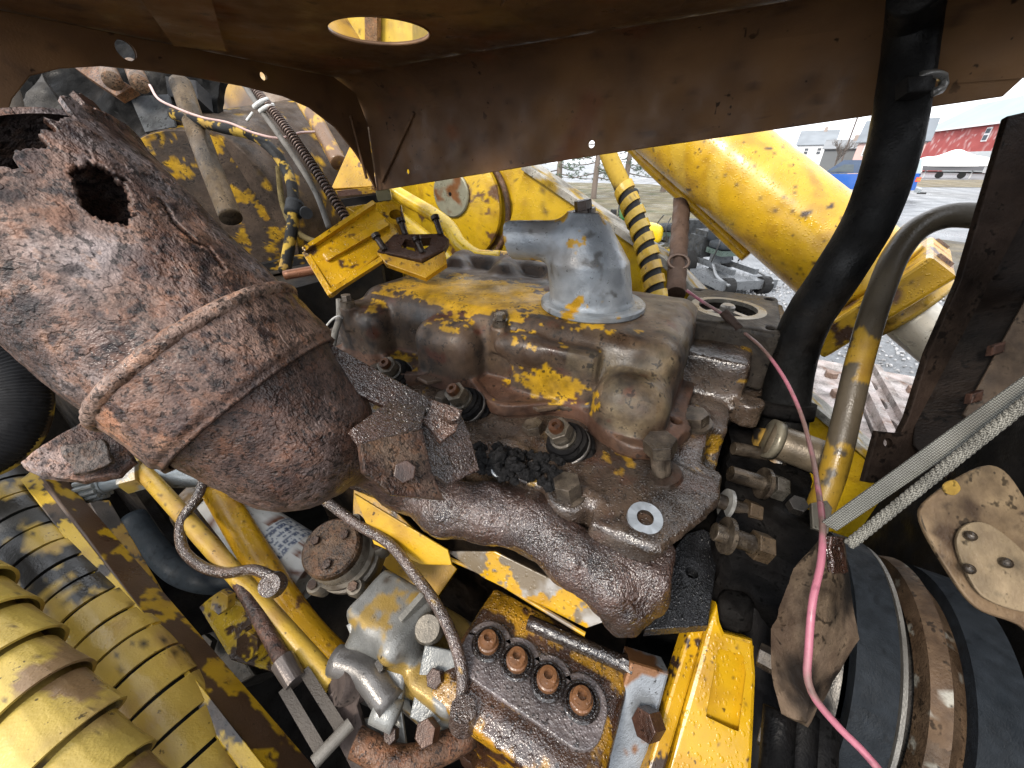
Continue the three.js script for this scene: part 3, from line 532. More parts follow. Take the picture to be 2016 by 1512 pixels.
// ================================================================ RUSTED EXHAUST STACK (stub of the muffler) AND ELBOW
const MC = V(-.3445, 1.6193, .2624), MA = V(-.61733, .76423, .1867).normalize();
{
  const t = thing('exhaust_stack', 'thick rusted exhaust pipe with torn top rim, holes and cracks', 'exhaust pipe');
  const tx = V(.3, 1, .2).cross(MA).normalize().negate(), bx = MA.clone().cross(tx);
  // skin of the pipe as a grid with a torn edge, a ragged hole and splits left open
  const skin = (s0, s1, rad, ragged, cuts) => {
    const na = 340, nsz = Math.ceil((s1 - s0) / .0018), P = [], I = [], ok = [];
    for (let side = 0; side < 2; side++) for (let i = 0; i <= nsz; i++) for (let j = 0; j < na; j++) {
      const a = j / na * Math.PI * 2, s = Math.min(lerp(s0, s1, i / nsz), ragged ? ragged(a) : 9), r = rad(s, a) - side * .004, ca = Math.cos(a), sa = Math.sin(a);
      P.push(MC.x + MA.x * s + (tx.x * ca + bx.x * sa) * r, MC.y + MA.y * s + (tx.y * ca + bx.y * sa) * r, MC.z + MA.z * s + (tx.z * ca + bx.z * sa) * r);
    }
    const id = (q, i, j) => q * (nsz + 1) * na + i * na + (j % na);
    const keep = (i, j) => { const s = lerp(s0, s1, (i + .5) / nsz), a = (j + .5) / na * Math.PI * 2; const k = id(0, i, j) * 3; return !(ragged && lerp(s0, s1, i / nsz) > ragged(a)) && !(cuts && cuts(P[k], P[k + 1], P[k + 2], s, a)); };
    for (let i = 0; i < nsz; i++) for (let j = 0; j < na; j++) ok.push(keep(i, j));
    const has = (i, j) => i >= 0 && i < nsz && ok[i * na + (j + na) % na];
    for (let i = 0; i < nsz; i++) for (let j = 0; j < na; j++) if (has(i, j)) {
      const a = id(0, i, j), b = id(0, i, j + 1), c = id(0, i + 1, j + 1), d = id(0, i + 1, j), e = id(1, 0, 0);
      I.push(a, c, b, a, d, c, e + a, e + b, e + c, e + a, e + c, e + d);
      if (!has(i, j - 1)) I.push(a, e + a, e + d, a, e + d, d); if (!has(i, j + 1)) I.push(b, c, e + c, b, e + c, e + b);
      if (!has(i + 1, j)) I.push(d, e + d, e + c, d, e + c, c); if (!has(i - 1, j)) I.push(a, b, e + b, a, e + b, e + a);
    }
    const g = new THREE.BufferGeometry(); g.setAttribute('position', new THREE.Float32BufferAttribute(P, 3)); g.setIndex(I); g.computeVertexNormals(); return g;
  };
  const proj = (x, y, z) => { const dx = x - EYE.x, dy = y - EYE.y, dz = z - EYE.z, r = AX * dx - AZ * dz, fw = -AZ * dx - AX * dz, w = fw * CP - dy * SP; return [1008 + 756 * r / w, 756 - 756 * (dy * CP + fw * SP) / w]; };
  // where the photograph shows the damage: pixel -> (height along the pipe, angle)
  const onPipe = (px, py) => { const d = ray(px, py).normalize(), o = EYE.clone().sub(MC), dv = d.clone().addScaledVector(MA, -d.dot(MA)), ov = o.clone().addScaledVector(MA, -o.dot(MA)), A = dv.dot(dv), B = dv.dot(ov), Cc = ov.dot(ov) - .0772 * .0772, q = B * B - A * Cc, k = (-B - Math.sqrt(Math.max(0, q))) / A, p = EYE.clone().addScaledVector(d, k).sub(MC); return [p.dot(MA), Math.atan2(p.dot(bx), p.dot(tx))]; };
  const rim = [[0, 330], [40, 300], [70, 290], [95, 262], [110, 235], [150, 205], [190, 195], [212, 180], [235, 175]].map(p => onPipe(...p)), hole = onPipe(208, 383), h2 = onPipe(240, 352);
  const crack = [[320, 395], [345, 440], [385, 478], [410, 487], [440, 530], [470, 560], [500, 600], [525, 618]].map(p => onPipe(...p)), slit = [[282, 278], [310, 305], [338, 332], [355, 345]].map(p => onPipe(...p));
  const da = (a, b) => { let d = a - b; while (d > Math.PI) d -= 2 * Math.PI; while (d < -Math.PI) d += 2 * Math.PI; return d; };
  const ragged = a => { let best = rim[0], bd = 9; for (const r of rim) { const d = Math.abs(da(a, r[1])); if (d < bd) { bd = d; best = r; } } return (bd < .25 ? best[0] : lerp(best[0], .19, Math.min(1, (bd - .25) * 2))) + .006 * n3(a * 9, 3, 1) + .0022 * n3(a * 34, 3, 1); };
  const segd = (s, a, L, w) => { let m = 9; for (let i = 0; i + 1 < L.length; i++) { const ax = L[i][0], ay = L[i][1] * .085, bx2 = L[i + 1][0], by = L[i + 1][1] * .085, px = s - ax, py = (da(a, L[i][1]) + L[i][1]) * .085 - ay, dx = bx2 - ax, dy = by - ay, h = clamp((px * dx + py * dy) / (dx * dx + dy * dy), 0, 1); m = Math.min(m, Math.hypot(px - dx * h, py - dy * h)); } return m - w; };
  const cuts = (x, y, z, s, a) => {
    const w = .0045 * n3(x * 80, y * 80, z * 80) + .002 * n3(x * 200, y * 200, z * 200), e = da(a, hole[1]) * .085, q = s - hole[0];
    const u = e * .45 + q * .89, v = e * .89 - q * .45;
    return Math.hypot(u / 1.7, v) + w < .0125 || Math.hypot(s - h2[0], da(a, h2[1]) * .085) + w * .6 < .003 || segd(s, a, slit, .0034) + w * .5 < 0 || segd(s, a, crack.slice(0, 5), .0016) + w * .25 < 0;
  };
  const dent = (s, a) => .0022 * n3(s * 22, Math.cos(a) * 2, Math.sin(a) * 2) + .0008 * n3(s * 90, Math.cos(a) * 8, Math.sin(a) * 8);
  const rc = (x, y, z) => { const p = V(x, y, z).sub(MC), r = Math.sqrt(Math.max(0, p.lengthSq() - p.dot(MA) ** 2)); return r < .0745 ? C.wetrust(x, y, z) : C.rust(x, y, z); };   // inside coloured darker, to put shade behind the hole and rim
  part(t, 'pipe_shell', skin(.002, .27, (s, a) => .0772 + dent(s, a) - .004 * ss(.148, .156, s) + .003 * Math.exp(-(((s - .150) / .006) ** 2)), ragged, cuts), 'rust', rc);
  part(t, 'weld_bead', (() => { const k = 160, pts = []; for (let i = 0; i <= k; i++) { const a = i / k * Math.PI * 2, r = .0782; pts.push(MC.clone().addScaledVector(tx, Math.cos(a) * r).addScaledVector(bx, Math.sin(a) * r)); } return sweep(pts, (tt, a) => .0056 + .0009 * n3(tt * 60, 1, 2), { n: 10, k: 320, caps: false }); })(), 'rust', (x, y, z) => mixc([.40, .27, .21], [.22, .135, .10], ss(-.2, .3, fb(x, y, z, 60, 3))));
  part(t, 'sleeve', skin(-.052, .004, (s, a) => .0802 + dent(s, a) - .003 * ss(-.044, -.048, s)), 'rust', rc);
  part(t, 'light_baffle', place(lathe([[.0001, .004], [.060, .002], [.0735, -.004], [.0735, -.008]], 60), MC.clone().addScaledVector(MA, .150), MA), 'rust', C.rust, { L: .005 });   // disc added inside the pipe to keep light off the hole
  // elbow casting below
  const bo = MC.clone().addScaledVector(MA, -.09), b1 = MC.clone().addScaledVector(MA, -.03), nk = PY(770, 915, 1.465), nk2 = PY(800, 945, 1.452);
  const f = (x, y, z) => {
    let d = sm(sCap(x, y, z, b1, bo, .0755, .064), sCap(x, y, z, bo, nk, .034, .028), .02);
    d = sm(d, sCap(x, y, z, nk, nk2, .03, .034), .02);
    return d + .0012 * n3(x * 50, y * 50, z * 50) + .0008 * n3(x * 120, y * 120, z * 120);
  };
  part(t, 'elbow', nets(f, V(-.48, 1.38, .08), V(-.12, 1.75, .36), .0032), 'rust', (x, y, z) => mixc(C.rust(x, y, z), C.wetrust(x, y, z), .75));
}
// ================================================================ BRACKETS AND DEBRIS BESIDE THE EXHAUST
{
  const t = thing('exhaust_bracket', 'dark scaly steel bracket with a rusty bolted tab, joining exhaust elbow to the head', 'bracket');
  part(t, 'web_plate', plate([[640, 662, .325], [760, 735, .345], [843, 784, .362], [905, 806, .374], [926, 856, .368], [945, 925, .356], [880, 955, .336], [832, 930, .332], [826, 835, .348], [700, 760, .315]].map(a => PD(...a)), .006), 'wetrust', C.wetrust, { L: .004, warp: [.0012, 50] });
  part(t, 'ledge', plate([[690, 846, .288], [770, 785, .325], [838, 803, .346], [830, 846, .322], [712, 872, .284]].map(a => PD(...a)), .008), 'wetrust', C.wetrust, { L: .004 });
  part(t, 'front_face', plate([[710, 870, .284], [832, 844, .321], [850, 930, .318], [880, 985, .316], [770, 975, .292], [716, 930, .282]].map(a => PD(...a)), .008), 'rust', (x, y, z) => mixc(C.wetrust(x, y, z), [.16, .11, .075], ss(-.1, .3, fb(x, y, z, 20)) * .8), { L: .004 });
  part(t, 'face_bolt', place(hex(.009, .006), PD(797, 928, .303), EYE.clone().sub(PD(797, 928, .303))), 'bolt', C.wetrust, { L: .003 });
  const tab = [[856, 787, .352], [911, 806, .358], [898, 848, .346], [868, 872, .337], [833, 828, .340]].map(a => PD(...a)), n = tab[1].clone().sub(tab[0]).cross(tab[3].clone().sub(tab[0])).normalize(); if (n.y < 0) n.negate();
  const tb = part(t, 'tab', plate(tab, .007), 'wetrust', flat(.17, .085, .052, .5, 60), { L: .003, warp: [.0015, 90] });
  part(tb, 'tab_bolt', place(cyl(.0072, .0066, .007, 20), PD(887, 820, .349), n), 'wetrust', flat(.16, .085, .055, .4, 80), { L: .003 });
}
{
  const t = thing('support_plate', 'rust flaked steel plate sticking out behind the exhaust pipe, above the yellow rail', 'bracket');
  part(t, 'plate', plate([[36, 910, .36], [90, 868, .375], [165, 828, .40], [240, 850, .41], [262, 905, .40], [235, 935, .39], [165, 948, .375], [70, 935, .36]].map(a => PD(...a)), .012, { b: .003 }), 'rust', C.rust, { L: .004, warp: [.004, 45] });
  part(t, 'rust_scale', plate([[115, 880, .368], [200, 865, .38], [220, 910, .376], [150, 935, .366]].map(a => PD(...a)), .008), 'rust', flat(.16, .12, .10, .5, 60), { L: .004, warp: [.004, 80] });
}
{
  const t = thing('carbon_debris', 'heap of black carbon crumbs lying beside the injector on the head', 'debris');
  const protos = []; for (let k = 0; k < 5; k++) { const g = new THREE.IcosahedronGeometry(1, 3), p = g.attributes.position; for (let i = 0; i < p.count; i++) { const x = p.getX(i), y = p.getY(i), z = p.getZ(i), q = 1 + .55 * n3(x * 1.6 + k * 5, y * 1.6, z * 1.6) + .3 * n3(x * 4, y * 4 + k * 3, z * 4); p.setXYZ(i, x * q, y * q * .8, z * q); } protos.push(finish(mergeVertices((() => { const q = new THREE.BufferGeometry(); q.setAttribute('position', p); return q; })(), 1e-4), (x, y, z) => mixc([.012, .012, .013], [.06, .058, .06], ss(-.2, .4, fb(x, y, z, 2, 3))))); }
  for (let i = 0; i < 95; i++) {
    const m = new THREE.Mesh(protos[i % 5], mats.greasy); m.name = 'crumb'; const u = rnd(), v = rnd(), s = rr(.0018, .0062) * (i < 8 ? 1.5 : 1);
    m.position.copy(PY(lerp(925, 1108, u), lerp(lerp(868, 905, u), lerp(925, 972, u), v), DY + .003 + s * .4 + .012 * Math.max(0, 1 - Math.hypot((u - .3) * 2.2, (v - .4) * 2)))); m.scale.set(s * rr(.8, 1.3), s, s * rr(.8, 1.3)); m.rotation.set(rnd() * 6, rnd() * 6, rnd() * 6); m.castShadow = m.receiveShadow = true; t.add(m);
  }
}
single('spring_washer', 'small bright spring washer lying among the black carbon crumbs', 'washer', place(new THREE.TorusGeometry(.0085, .0016, 8, 30, 5.6).rotateX(Math.PI / 2), PY(985, 922, DY + .009), V(.3, 1, .5)), 'steel', flat(.4, .42, .44));
// ================================================================ BOLTS STANDING OUT OF THE HEAD'S FRONT
[[[1452, 884], [1562, 905], .068, 'upper threaded bolt with plain washer, sticking out of the front of the head', .0090, .0150], [[1448, 935], [1538, 962], .064, 'smooth bolt with hex end, below the upper threaded bolt', .0090, .0145], [[1420, 988], [1487, 1012], .056, 'rusty hex bolt with bright scraped washer on the near front corner of the head', .0085, .0135], [[1418, 1050], [1508, 1080], .052, 'lowest rusty threaded bolt on the near front corner of the head', .0085, .0135]].forEach(([a, b, x0, label, r, hr], i) => {
  const A = PX(a[0], a[1], x0), depA = A.clone().sub(EYE).dot(ray(1008, 756).normalize()), B = PD(b[0], b[1], depA - .004), d = B.clone().sub(A).normalize(), L = A.distanceTo(B), t = thing('front_bolt', label, 'bolt', 'bolts in the front of the head');
  part(t, 'shank', place(i === 1 ? cyl(r, r, L, 22) : thread(r, L), A.clone().addScaledVector(d, -.006), d), 'bolt', C.bolt);
  part(t, 'hex_end', place(hex(hr, .014), A.clone().addScaledVector(d, L - .012), d, .4 + i), 'bolt', i > 1 ? flat(.17, .12, .075, .4) : flat(.12, .11, .095, .4), { L: .003 });
  part(t, 'washer', place(cyl(hr * 1.25, hr * 1.25, .004, 30), A.clone().addScaledVector(d, i > 1 ? .004 : L - .022), d), i === 2 ? 'steel' : 'bolt', i === 2 ? flat(.5, .5, .48, .4, 90) : C.bolt, { L: .003 });
  if (i === 0) part(t, 'stud_tip', place(thread(.004, .014), A.clone().addScaledVector(d, L + .001), d), 'steel', C.steel);
});
// ================================================================ INJECTION PUMP
{
  const t = thing('injection_pump', 'rust brown fuel injection pump with four ports on a scalloped top plate', 'pump');
  const zp = .222, yp = 1.336, xs = [-.1175, -.0855, -.0535, -.0215];
  const f = (x, y, z) => {
    let d = sBox(x, y, z, -.068, 1.255, .222, .078, .078, .052, .012);
    d = sm(d, sBox(x, y, z, -.068, 1.318, .222, .080, .011, .060, .006), .006);
    d = smx(d, -sBox(x, y, z, -.072, 1.25, .282, .06, .052, .012, .008), .006);
    d = sm(d, sCap(x, y, z, V(-.01, 1.31, .17), V(-.01, 1.31, .285), .012, .012), .01);
    return d + .001 * n3(x * 45, y * 45, z * 45);
  };
  part(t, 'pump_body', nets(f, V(-.17, 1.16, .14), V(.03, 1.35, .31), .003), 'wet', (x, y, z, nx, ny, nz) => {
    let c = mixc([.055, .024, .014], [.12, .055, .026], ss(-.3, .3, fb(x, y, z, 22)));
    const e = Math.max(ss(1.30, 1.315, y) * ss(1.335, 1.325, y) * .3 * (z > .26 ? 1 : .2), ny > .5 && (z < .19 || x > -.002) ? .26 : 0);
    return mixc(c, [.50, .25, .015], ss(.16, .22, fb(x + 3, y, z, 36, 5) + e));
  });
  const sh = new THREE.Shape(); const R = .0232;
  sh.moveTo(xs[0] - R, -(zp + .020)); sh.lineTo(xs[0] - R, -(zp - .002));
  for (let i = 0; i < 4; i++) for (let k = 0; k <= 12; k++) { const a = Math.PI - (i ? .45 : 0) - k / 12 * (Math.PI - (i ? .45 : 0) - (i < 3 ? .45 : 0)); sh.lineTo(xs[i] + Math.cos(a) * R, -(zp) + Math.sin(a) * R); }
  sh.lineTo(xs[3] + R, -(zp + .012)); for (let k = 0; k <= 8; k++) { const a = -k / 8 * Math.PI / 2; sh.lineTo(xs[3] + R - .02 + Math.cos(a) * .02, -(zp + .012) + Math.sin(a) * .02); } sh.lineTo(xs[0] - R + .01, -(zp + .032)); sh.lineTo(xs[0] - R, -(zp + .020));
  const pg = new THREE.ExtrudeGeometry(sh, { depth: .006, bevelEnabled: true, bevelSize: .0012, bevelThickness: .0012, bevelOffset: -.0012, bevelSegments: 2 }); pg.rotateX(-Math.PI / 2); pg.translate(0, yp - .006, 0);
  part(t, 'top_plate', pg, 'wet', (x, y, z) => mixc([.17, .14, .14], [.27, .225, .22], ss(-.3, .3, fb(x, y, z, 40))), { L: .004 });
  xs.forEach((x, i) => {
    const p = V(x, yp + .002, zp), tp = part(t, 'delivery_port', place(lathe([[.0102, 0], [.0102, .006], [.0088, .007], [.0088, .0105], [.0078, .0128], [.0042, .0142], [.0034, .009], [.0001, .009]], 30), p, V(0, 1, 0)), 'wetpaint', flat(.17, .078, .034, .4, 90));
    part(tp, 'seal_groove', place(lathe([[.0122, .0012], [.0132, .0034], [.0150, .0034], [.0166, .0012]], 40), p), 'wet', flat(.028, .020, .018, .3));
    part(tp, 'port_recess', place(lathe([[.0098, .0006], [.0122, .0008]], 40), p), 'wet', flat(.012, .010, .010));
  });
  part(t, 'side_lip', plate([PY(905, 1318, 1.322), PY(1000, 1372, 1.322), PY(1120, 1450, 1.322), PY(1175, 1512, 1.322), PY(1150, 1530, 1.322), PY(1100, 1475, 1.322), PY(1000, 1402, 1.322), PY(905, 1345, 1.322)], .008), 'wetpaint', yel(.0, () => [.09, .042, .022], 40), { L: .003 });
  part(t, 'drain_bolt', place(hex(.008, .01), V(-.10, 1.27, .282), V(0, .2, 1)), 'bolt', flat(.10, .05, .03), { L: .003 });
}
single('pump_control_rod', 'dark wet rod lying along the back of the injection pump to a steel nut', 'rod', [sweep([PY(1040, 1225, 1.335), PY(1240, 1312, 1.335)], .0075, { straight: true }), place(hex(.0085, .012), PY(1222, 1303, 1.335), V(1, 0, 0))], 'wet', flat(.035, .022, .016));
{
  const t = thing('pump_adapter_plate', 'pale aluminium spacer plate between injection pump and yellow timing cover', 'engine part');
  part(t, 'plate', plate([PY(1240, 1300, 1.345), PY(1322, 1334, 1.345), PY(1290, 1420, 1.305), PY(1262, 1530, 1.27), PY(1165, 1530, 1.27), PY(1208, 1400, 1.31)], .03, { b: .003 }), 'alu', (x, y, z) => mixc(flat(.27, .29, .31, .3, 50)(x, y, z), [.22, .10, .04], ss(.12, .2, fb(x, y, z, 20) + .35 * ss(1.325, 1.345, y) - .1)), { L: .004 });
  part(t, 'flange_bolt', place(hex(.0125, .016), PY(1288, 1422, 1.315), V(-.55, .5, .65)), 'bolt', flat(.13, .065, .045), { L: .003 });
}
{
  const t = thing('timing_cover', 'bright yellow cast timing cover with a sunken rectangular panel and rusty edges', 'engine cover');
  const F = (px, py, y) => PY(px, py, y), out = [F(1405, 1183, 1.368), F(1420, 1225, 1.366), F(1432, 1248, 1.364), F(1488, 1262, 1.362), F(1492, 1330, 1.343), F(1487, 1420, 1.32), F(1478, 1540, 1.29), F(1318, 1540, 1.29), F(1350, 1400, 1.32), F(1378, 1290, 1.345), F(1392, 1225, 1.36)];
  const cut = [F(1412, 1268, 1.36), F(1476, 1286, 1.356), F(1480, 1330, 1.343), F(1464, 1456, 1.312), F(1440, 1448, 1.314), F(1382, 1420, 1.318), F(1384, 1395, 1.322)];
  const yc = yel(-.32, () => [.06, .035, .022], 26, [.66, .38, .010]);
  part(t, 'cover_body', plate(out, .030, { cuts: [cut], b: .004 }), 'wetpaint', yc, { L: .0035 });
  const n = V(0, .5, .8).normalize(); const cc = plate([F(1400, 1255, 1.36), F(1486, 1270, 1.356), F(1480, 1480, 1.305), F(1370, 1445, 1.312)], .01); const dn = EYE.clone().sub(F(1430, 1350, 1.335)).normalize(); cc.translate(-dn.x * .010, -dn.y * .010, -dn.z * .010);
  part(t, 'sunken_panel', cc, 'wetpaint', yel(-.36, () => [.06, .035, .022], 26, [.66, .38, .010]), { L: .0035 });
  part(t, 'gasket_edge', plate([F(1388, 1205, 1.362), F(1400, 1200, 1.362), F(1376, 1290, 1.34), F(1345, 1400, 1.315), F(1305, 1540, 1.285), F(1268, 1540, 1.285), F(1318, 1370, 1.322), F(1356, 1250, 1.352)], .02, { b: .003 }), 'wetpaint', yel(-.08, () => [.05, .03, .02], 34, [.60, .33, .010]), { L: .0035 });
  for (const [px, py, y] of [[1494, 1288, 1.352], [1496, 1440, 1.315]]) part(t, 'cover_bolt', place(hex(.0105, .014), F(px, py, y), V(.9, .2, .2)), 'bolt', C.bolt, { L: .003 });
  part(t, 'grease_cake', place(new THREE.IcosahedronGeometry(.02, 4), PD(1440, 1205, .40)), 'greasy', C.black, { warp: [.012, 40] });
}
// ================================================================ FUEL LIFT PUMP AND GOVERNOR
{
  const t = thing('fuel_lift_pump', 'round grey lift pump with rusty brown lid and bolted ears', 'pump');
  const top = PY(652, 1078, 1.372), dir = V(.12, .92, .36).normalize(), at = h => top.clone().addScaledVector(dir, h);
  part(t, 'lid', place(lathe([[.0001, .004], [.030, .004], [.0325, .001], [.033, -.008]], 56), at(0), dir), 'rust', flat(.10, .058, .032, .5, 40), { L: .004 });
  part(t, 'bowl', place(lathe([[.033, -.008], [.0345, -.012], [.0345, -.026], [.038, -.030], [.038, -.036], [.0355, -.038], [.0355, -.042], [.039, -.044], [.039, -.052], [.030, -.060], [.024, -.085]], 56), at(0), dir), 'alu', (x, y, z) => mixc(flat(.20, .175, .14, .4, 40)(x, y, z), [.09, .065, .045], ss(.0, .3, fb(x, y, z, 25))), { L: .004 });
  const q = new THREE.Quaternion().setFromUnitVectors(UPV, dir);
  for (let i = 0; i < 5; i++) { const a = i * 1.2566 + .5, o = V(Math.cos(a) * .041, -.036, Math.sin(a) * .041).applyQuaternion(q).add(top); const e = part(t, 'ear', place(lathe([[.0001, .004], [.0085, .004], [.010, 0], [.009, -.022], [.0001, -.024]], 20), o, dir), 'alu', flat(.19, .165, .13, .4, 40)); part(e, 'ear_screw', place(hex(.006, .005), o.clone().addScaledVector(dir, .004), dir, i), 'bolt', flat(.11, .06, .035)); }
  for (let i = 0; i < 3; i++) { const a = i * 2.09 + .9, o = V(Math.cos(a) * .019, .004, Math.sin(a) * .019).applyQuaternion(q).add(top); part(t, 'lid_screw', place(hex(.0055, .0045), o, dir, i), 'rust', flat(.075, .042, .028)); }
  part(t, 'mount_block', bar(at(-.055), at(-.10), .05, .05), 'alu', flat(.17, .15, .12, .4, 30), { L: .006 });
}
{
  const t = thing('governor_housing', 'worn grey and yellow aluminium governor casting between lift pump and injection pump', 'engine part');
  const c1 = PY(768, 1192, 1.350), c2 = PY(745, 1300, 1.318), c3 = PY(860, 1335, 1.318), c4 = PY(725, 1350, 1.300);
  const ax = PY(880, 1210, 1.34).sub(PY(700, 1160, 1.34)).normalize();
  const f = (x, y, z) => {
    let d = sBox(x, y, z, c1.x, c1.y - .03, c1.z, .036, .036, .03, .008);
    d = sm(d, sCyl(x, y, z, V(c2.x - .008, c2.y - .02, c2.z - .028), V(c2.x + .006, c2.y + .004, c2.z + .01), .040, .008), .014);
    d = sm(d, sBox(x, y, z, c3.x + .004, c3.y - .03, c3.z, .026, .040, .022, .008), .010);
    d = sm(d, sCap(x, y, z, V(c1.x + .03, c1.y - .005, c1.z - .015), V(c1.x + .03, c1.y - .005, c1.z + .03), .012, .012), .01);
    d = sm(d, sBox(x, y, z, -.20, 1.23, .23, .06, .05, .045, .01), .02);
    d = smx(d, -sCyl(x, y, z, V(c3.x - .02, c3.y - .01, c3.z + .03), V(c3.x - .034, c3.y + .04, c3.z + .05), .012), .006);
    return d + .0012 * n3(x * 45, y * 45, z * 45);
  };
  part(t, 'housing', nets(f, V(-.36, 1.17, .13), V(-.10, 1.39, .36), .003), 'alu', (x, y, z) => {
    let c = mixc([.16, .16, .148], [.27, .265, .245], ss(-.3, .3, fb(x, y, z, 22)));
    c = mixc(c, [.36, .235, .06], ss(.04, .12, fb(x + 5, y, z, 17, 5) - .02));
    return mixc(c, [.07, .052, .038], ss(.1, .3, fb(x, y + 3, z, 24, 4)));
  });
  part(t, 'link_plate', plate([[838, 1275, 1.335], [900, 1290, 1.335], [888, 1410, 1.305], [848, 1440, 1.300], [808, 1418, 1.303], [822, 1350, 1.32]].map(a => PY(...a).addScaledVector(UPV, .006)), .005), 'alu', flat(.16, .165, .16, .5, 30), { L: .004 });
  part(t, 'flange_plate', plate([[682, 1238, 1.338], [715, 1212, 1.342], [770, 1250, 1.336], [800, 1330, 1.320], [792, 1395, 1.306], [762, 1388, 1.308], [735, 1310, 1.324], [695, 1270, 1.332]].map(a => PY(...a).addScaledVector(UPV, .006)), .012, { b: .003 }), 'alu', (x, y, z) => mixc(flat(.27, .27, .255, .4, 30)(x, y, z), [.36, .235, .06], ss(.1, .2, fb(x, y, z, 22))), { L: .004 });
  part(t, 'spring_cap', sweep([PY(740, 1392, 1.312), PY(782, 1412, 1.308)], .013, { straight: true, n: 24 }), 'alu', flat(.30, .30, .28, .4, 30), { L: .004 });
  part(t, 'rib', bar(PY(790, 1225, 1.358), PY(836, 1172, 1.366), .006, .012), 'alu', flat(.19, .18, .155, .4, 30), { L: .004 });
  part(t, 'end_boss', place(lathe([[.0001, .010], [.012, .010], [.014, .006], [.014, -.01]], 28), PY(845, 1238, 1.345), V(.2, .9, .4)), 'alu', flat(.15, .13, .10, .5, 30), { L: .004 });
  part(t, 'lower_plate', plate([[700, 1420, 1.29], [790, 1400, 1.295], [800, 1470, 1.28], [770, 1500, 1.275], [715, 1475, 1.28]].map(a => PY(...a)), .006), 'alu', flat(.30, .30, .28, .4, 30), { L: .004 });
  for (const [px, py, y, r, c] of [[862, 1335, 1.328, .0085, [.09, .045, .03]], [752, 1312, 1.33, .0065, [.07, .06, .05]], [848, 1440, 1.312, .0105, [.12, .055, .03]], [775, 1445, 1.30, .007, [.06, .035, .025]], [905, 1370, 1.318, .006, [.07, .05, .04]]]) part(t, 'screw', place(hex(r, r), PY(px, py, y), V(-.1, .8, .5), px), 'bolt', flat(...c), { L: .003 });
}
{
  const t = thing('throttle_lever', 'dark grey pivoting throttle lever arm below the yellow rod', 'lever');
  part(t, 'hub', place(lathe([[.0001, .014], [.015, .014], [.017, .010], [.017, -.012]], 32), PY(690, 1345, 1.315), V(-.35, .6, .6)), 'greasy', flat(.10, .075, .065, .4));
  part(t, 'arm_plate', plate([[645, 1385, 1.31], [675, 1352, 1.315], [722, 1350, 1.315], [705, 1400, 1.305], [720, 1450, 1.292], [770, 1490, 1.28], [780, 1530, 1.27], [700, 1530, 1.27], [660, 1455, 1.29]].map(a => PY(...a).addScaledVector(UPV, .008)), .008), 'greasy', flat(.095, .070, .060, .4), { L: .004 });
  part(t, 'cross_shaft', sweep([PY(660, 1300, 1.325), PY(715, 1320, 1.325), PY(770, 1390, 1.315)], .014), 'steel', flat(.16, .15, .14, .5), { L: .006 });
  part(t, 'lower_arm', sweep([PY(700, 1460, 1.30), PY(790, 1500, 1.29), PY(880, 1470, 1.29), PY(930, 1440, 1.29)], .012), 'rust', flat(.15, .075, .04, .4), { L: .005 });
}
{
  const t = thing('throttle_linkage', 'rusty control rod ending in a forked steel clevis', 'linkage');
  part(t, 'rod', sweep([PD(372, 1005, .50), PD(455, 1120, .44), PD(558, 1302, .375)], .0075), 'rust', C.wetrust, { L: .006 });
  const a = PD(556, 1300, .374), b = PD(655, 1462, .335), d = b.clone().sub(a).normalize(), s = d.clone().cross(EYE.clone().sub(a)).normalize();
  part(t, 'clevis_socket', place(cyl(.0105, .0095, .026, 24), a, d), 'steel', flat(.12, .10, .09), { L: .005 });
  for (const k of [-1, 1]) part(t, 'clevis_fork', bar(a.clone().addScaledVector(d, .022).addScaledVector(s, k * .0095), b.clone().addScaledVector(s, k * .0095), .0035, .009, s), 'steel', flat(.09, .075, .06), { L: .006 });
  part(t, 'clevis_pin', place(cyl(.0055, .0055, .034, 20), b.clone().addScaledVector(s, -.017), s), 'steel', flat(.22, .20, .17));
}
// ================================================================ RODS, PIPES AND LINES, LOWER LEFT
single('yellow_rod', 'slim straight yellow rod running under the exhaust elbow to the throttle lever', 'rod', sweep([PD(250, 892, .53), PD(655, 1345, .375)], .0098, { straight: true, n: 18 }), 'paint', yel(-.45, C.grease, 18, [.52, .33, .045]), { L: .005 });
single('yellow_tube', 'thick yellow tube with rusty upper end, beside the white filter', 'tube', sweep([PD(425, 962, .56), PD(520, 1120, .50), PD(600, 1240, .455), PD(700, 1345, .43)], .0185, { n: 22 }), 'wetpaint', (x, y, z) => yel(lerp(-.38, .12, ss(1.33, 1.42, y)), () => [.16, .075, .03], 26, [.58, .32, .014])(x, y, z), { L: .005 });
{
  const t = thing('oil_filter', 'white canister filter with printed label behind the yellow tubes', 'filter');
  const a = PD(395, 985, .60), b = PD(690, 1180, .535), d = b.clone().sub(a).normalize(), at = h => a.clone().addScaledVector(d, h);
  part(t, 'canister', place(lathe([[.0001, 0], [.036, .002], [.044, .010], [.044, .19], [.040, .20], [.0001, .20]], 48), at(.03), d), 'paint', (x, y, z) => mixc([.62, .62, .59], [.16, .06, .03], ss(.22, .26, fb(x, y, z, 40) + .05)), { L: .012 });
  part(t, 'top_cap', place(lathe([[.0001, -.012], [.030, -.010], [.043, 0], [.046, .012], [.046, .024], [.043, .03]], 48), at(.0), d), 'wetpaint', flat(.26, .18, .10, .5, 30), { L: .005 });
  part(t, 'label_print', place(lathe([[.0443, .115], [.0443, .165]], 48), at(.03), d), 'plain', (x, y, z) => { const k = Math.floor((V(x, y, z).sub(a).dot(d)) * 600); return k % 3 && n3(x * 220, y * 220, z * 220) > -.05 ? [.07, .09, .15] : [.5, .52, .52]; }, { L: .0035 });
}
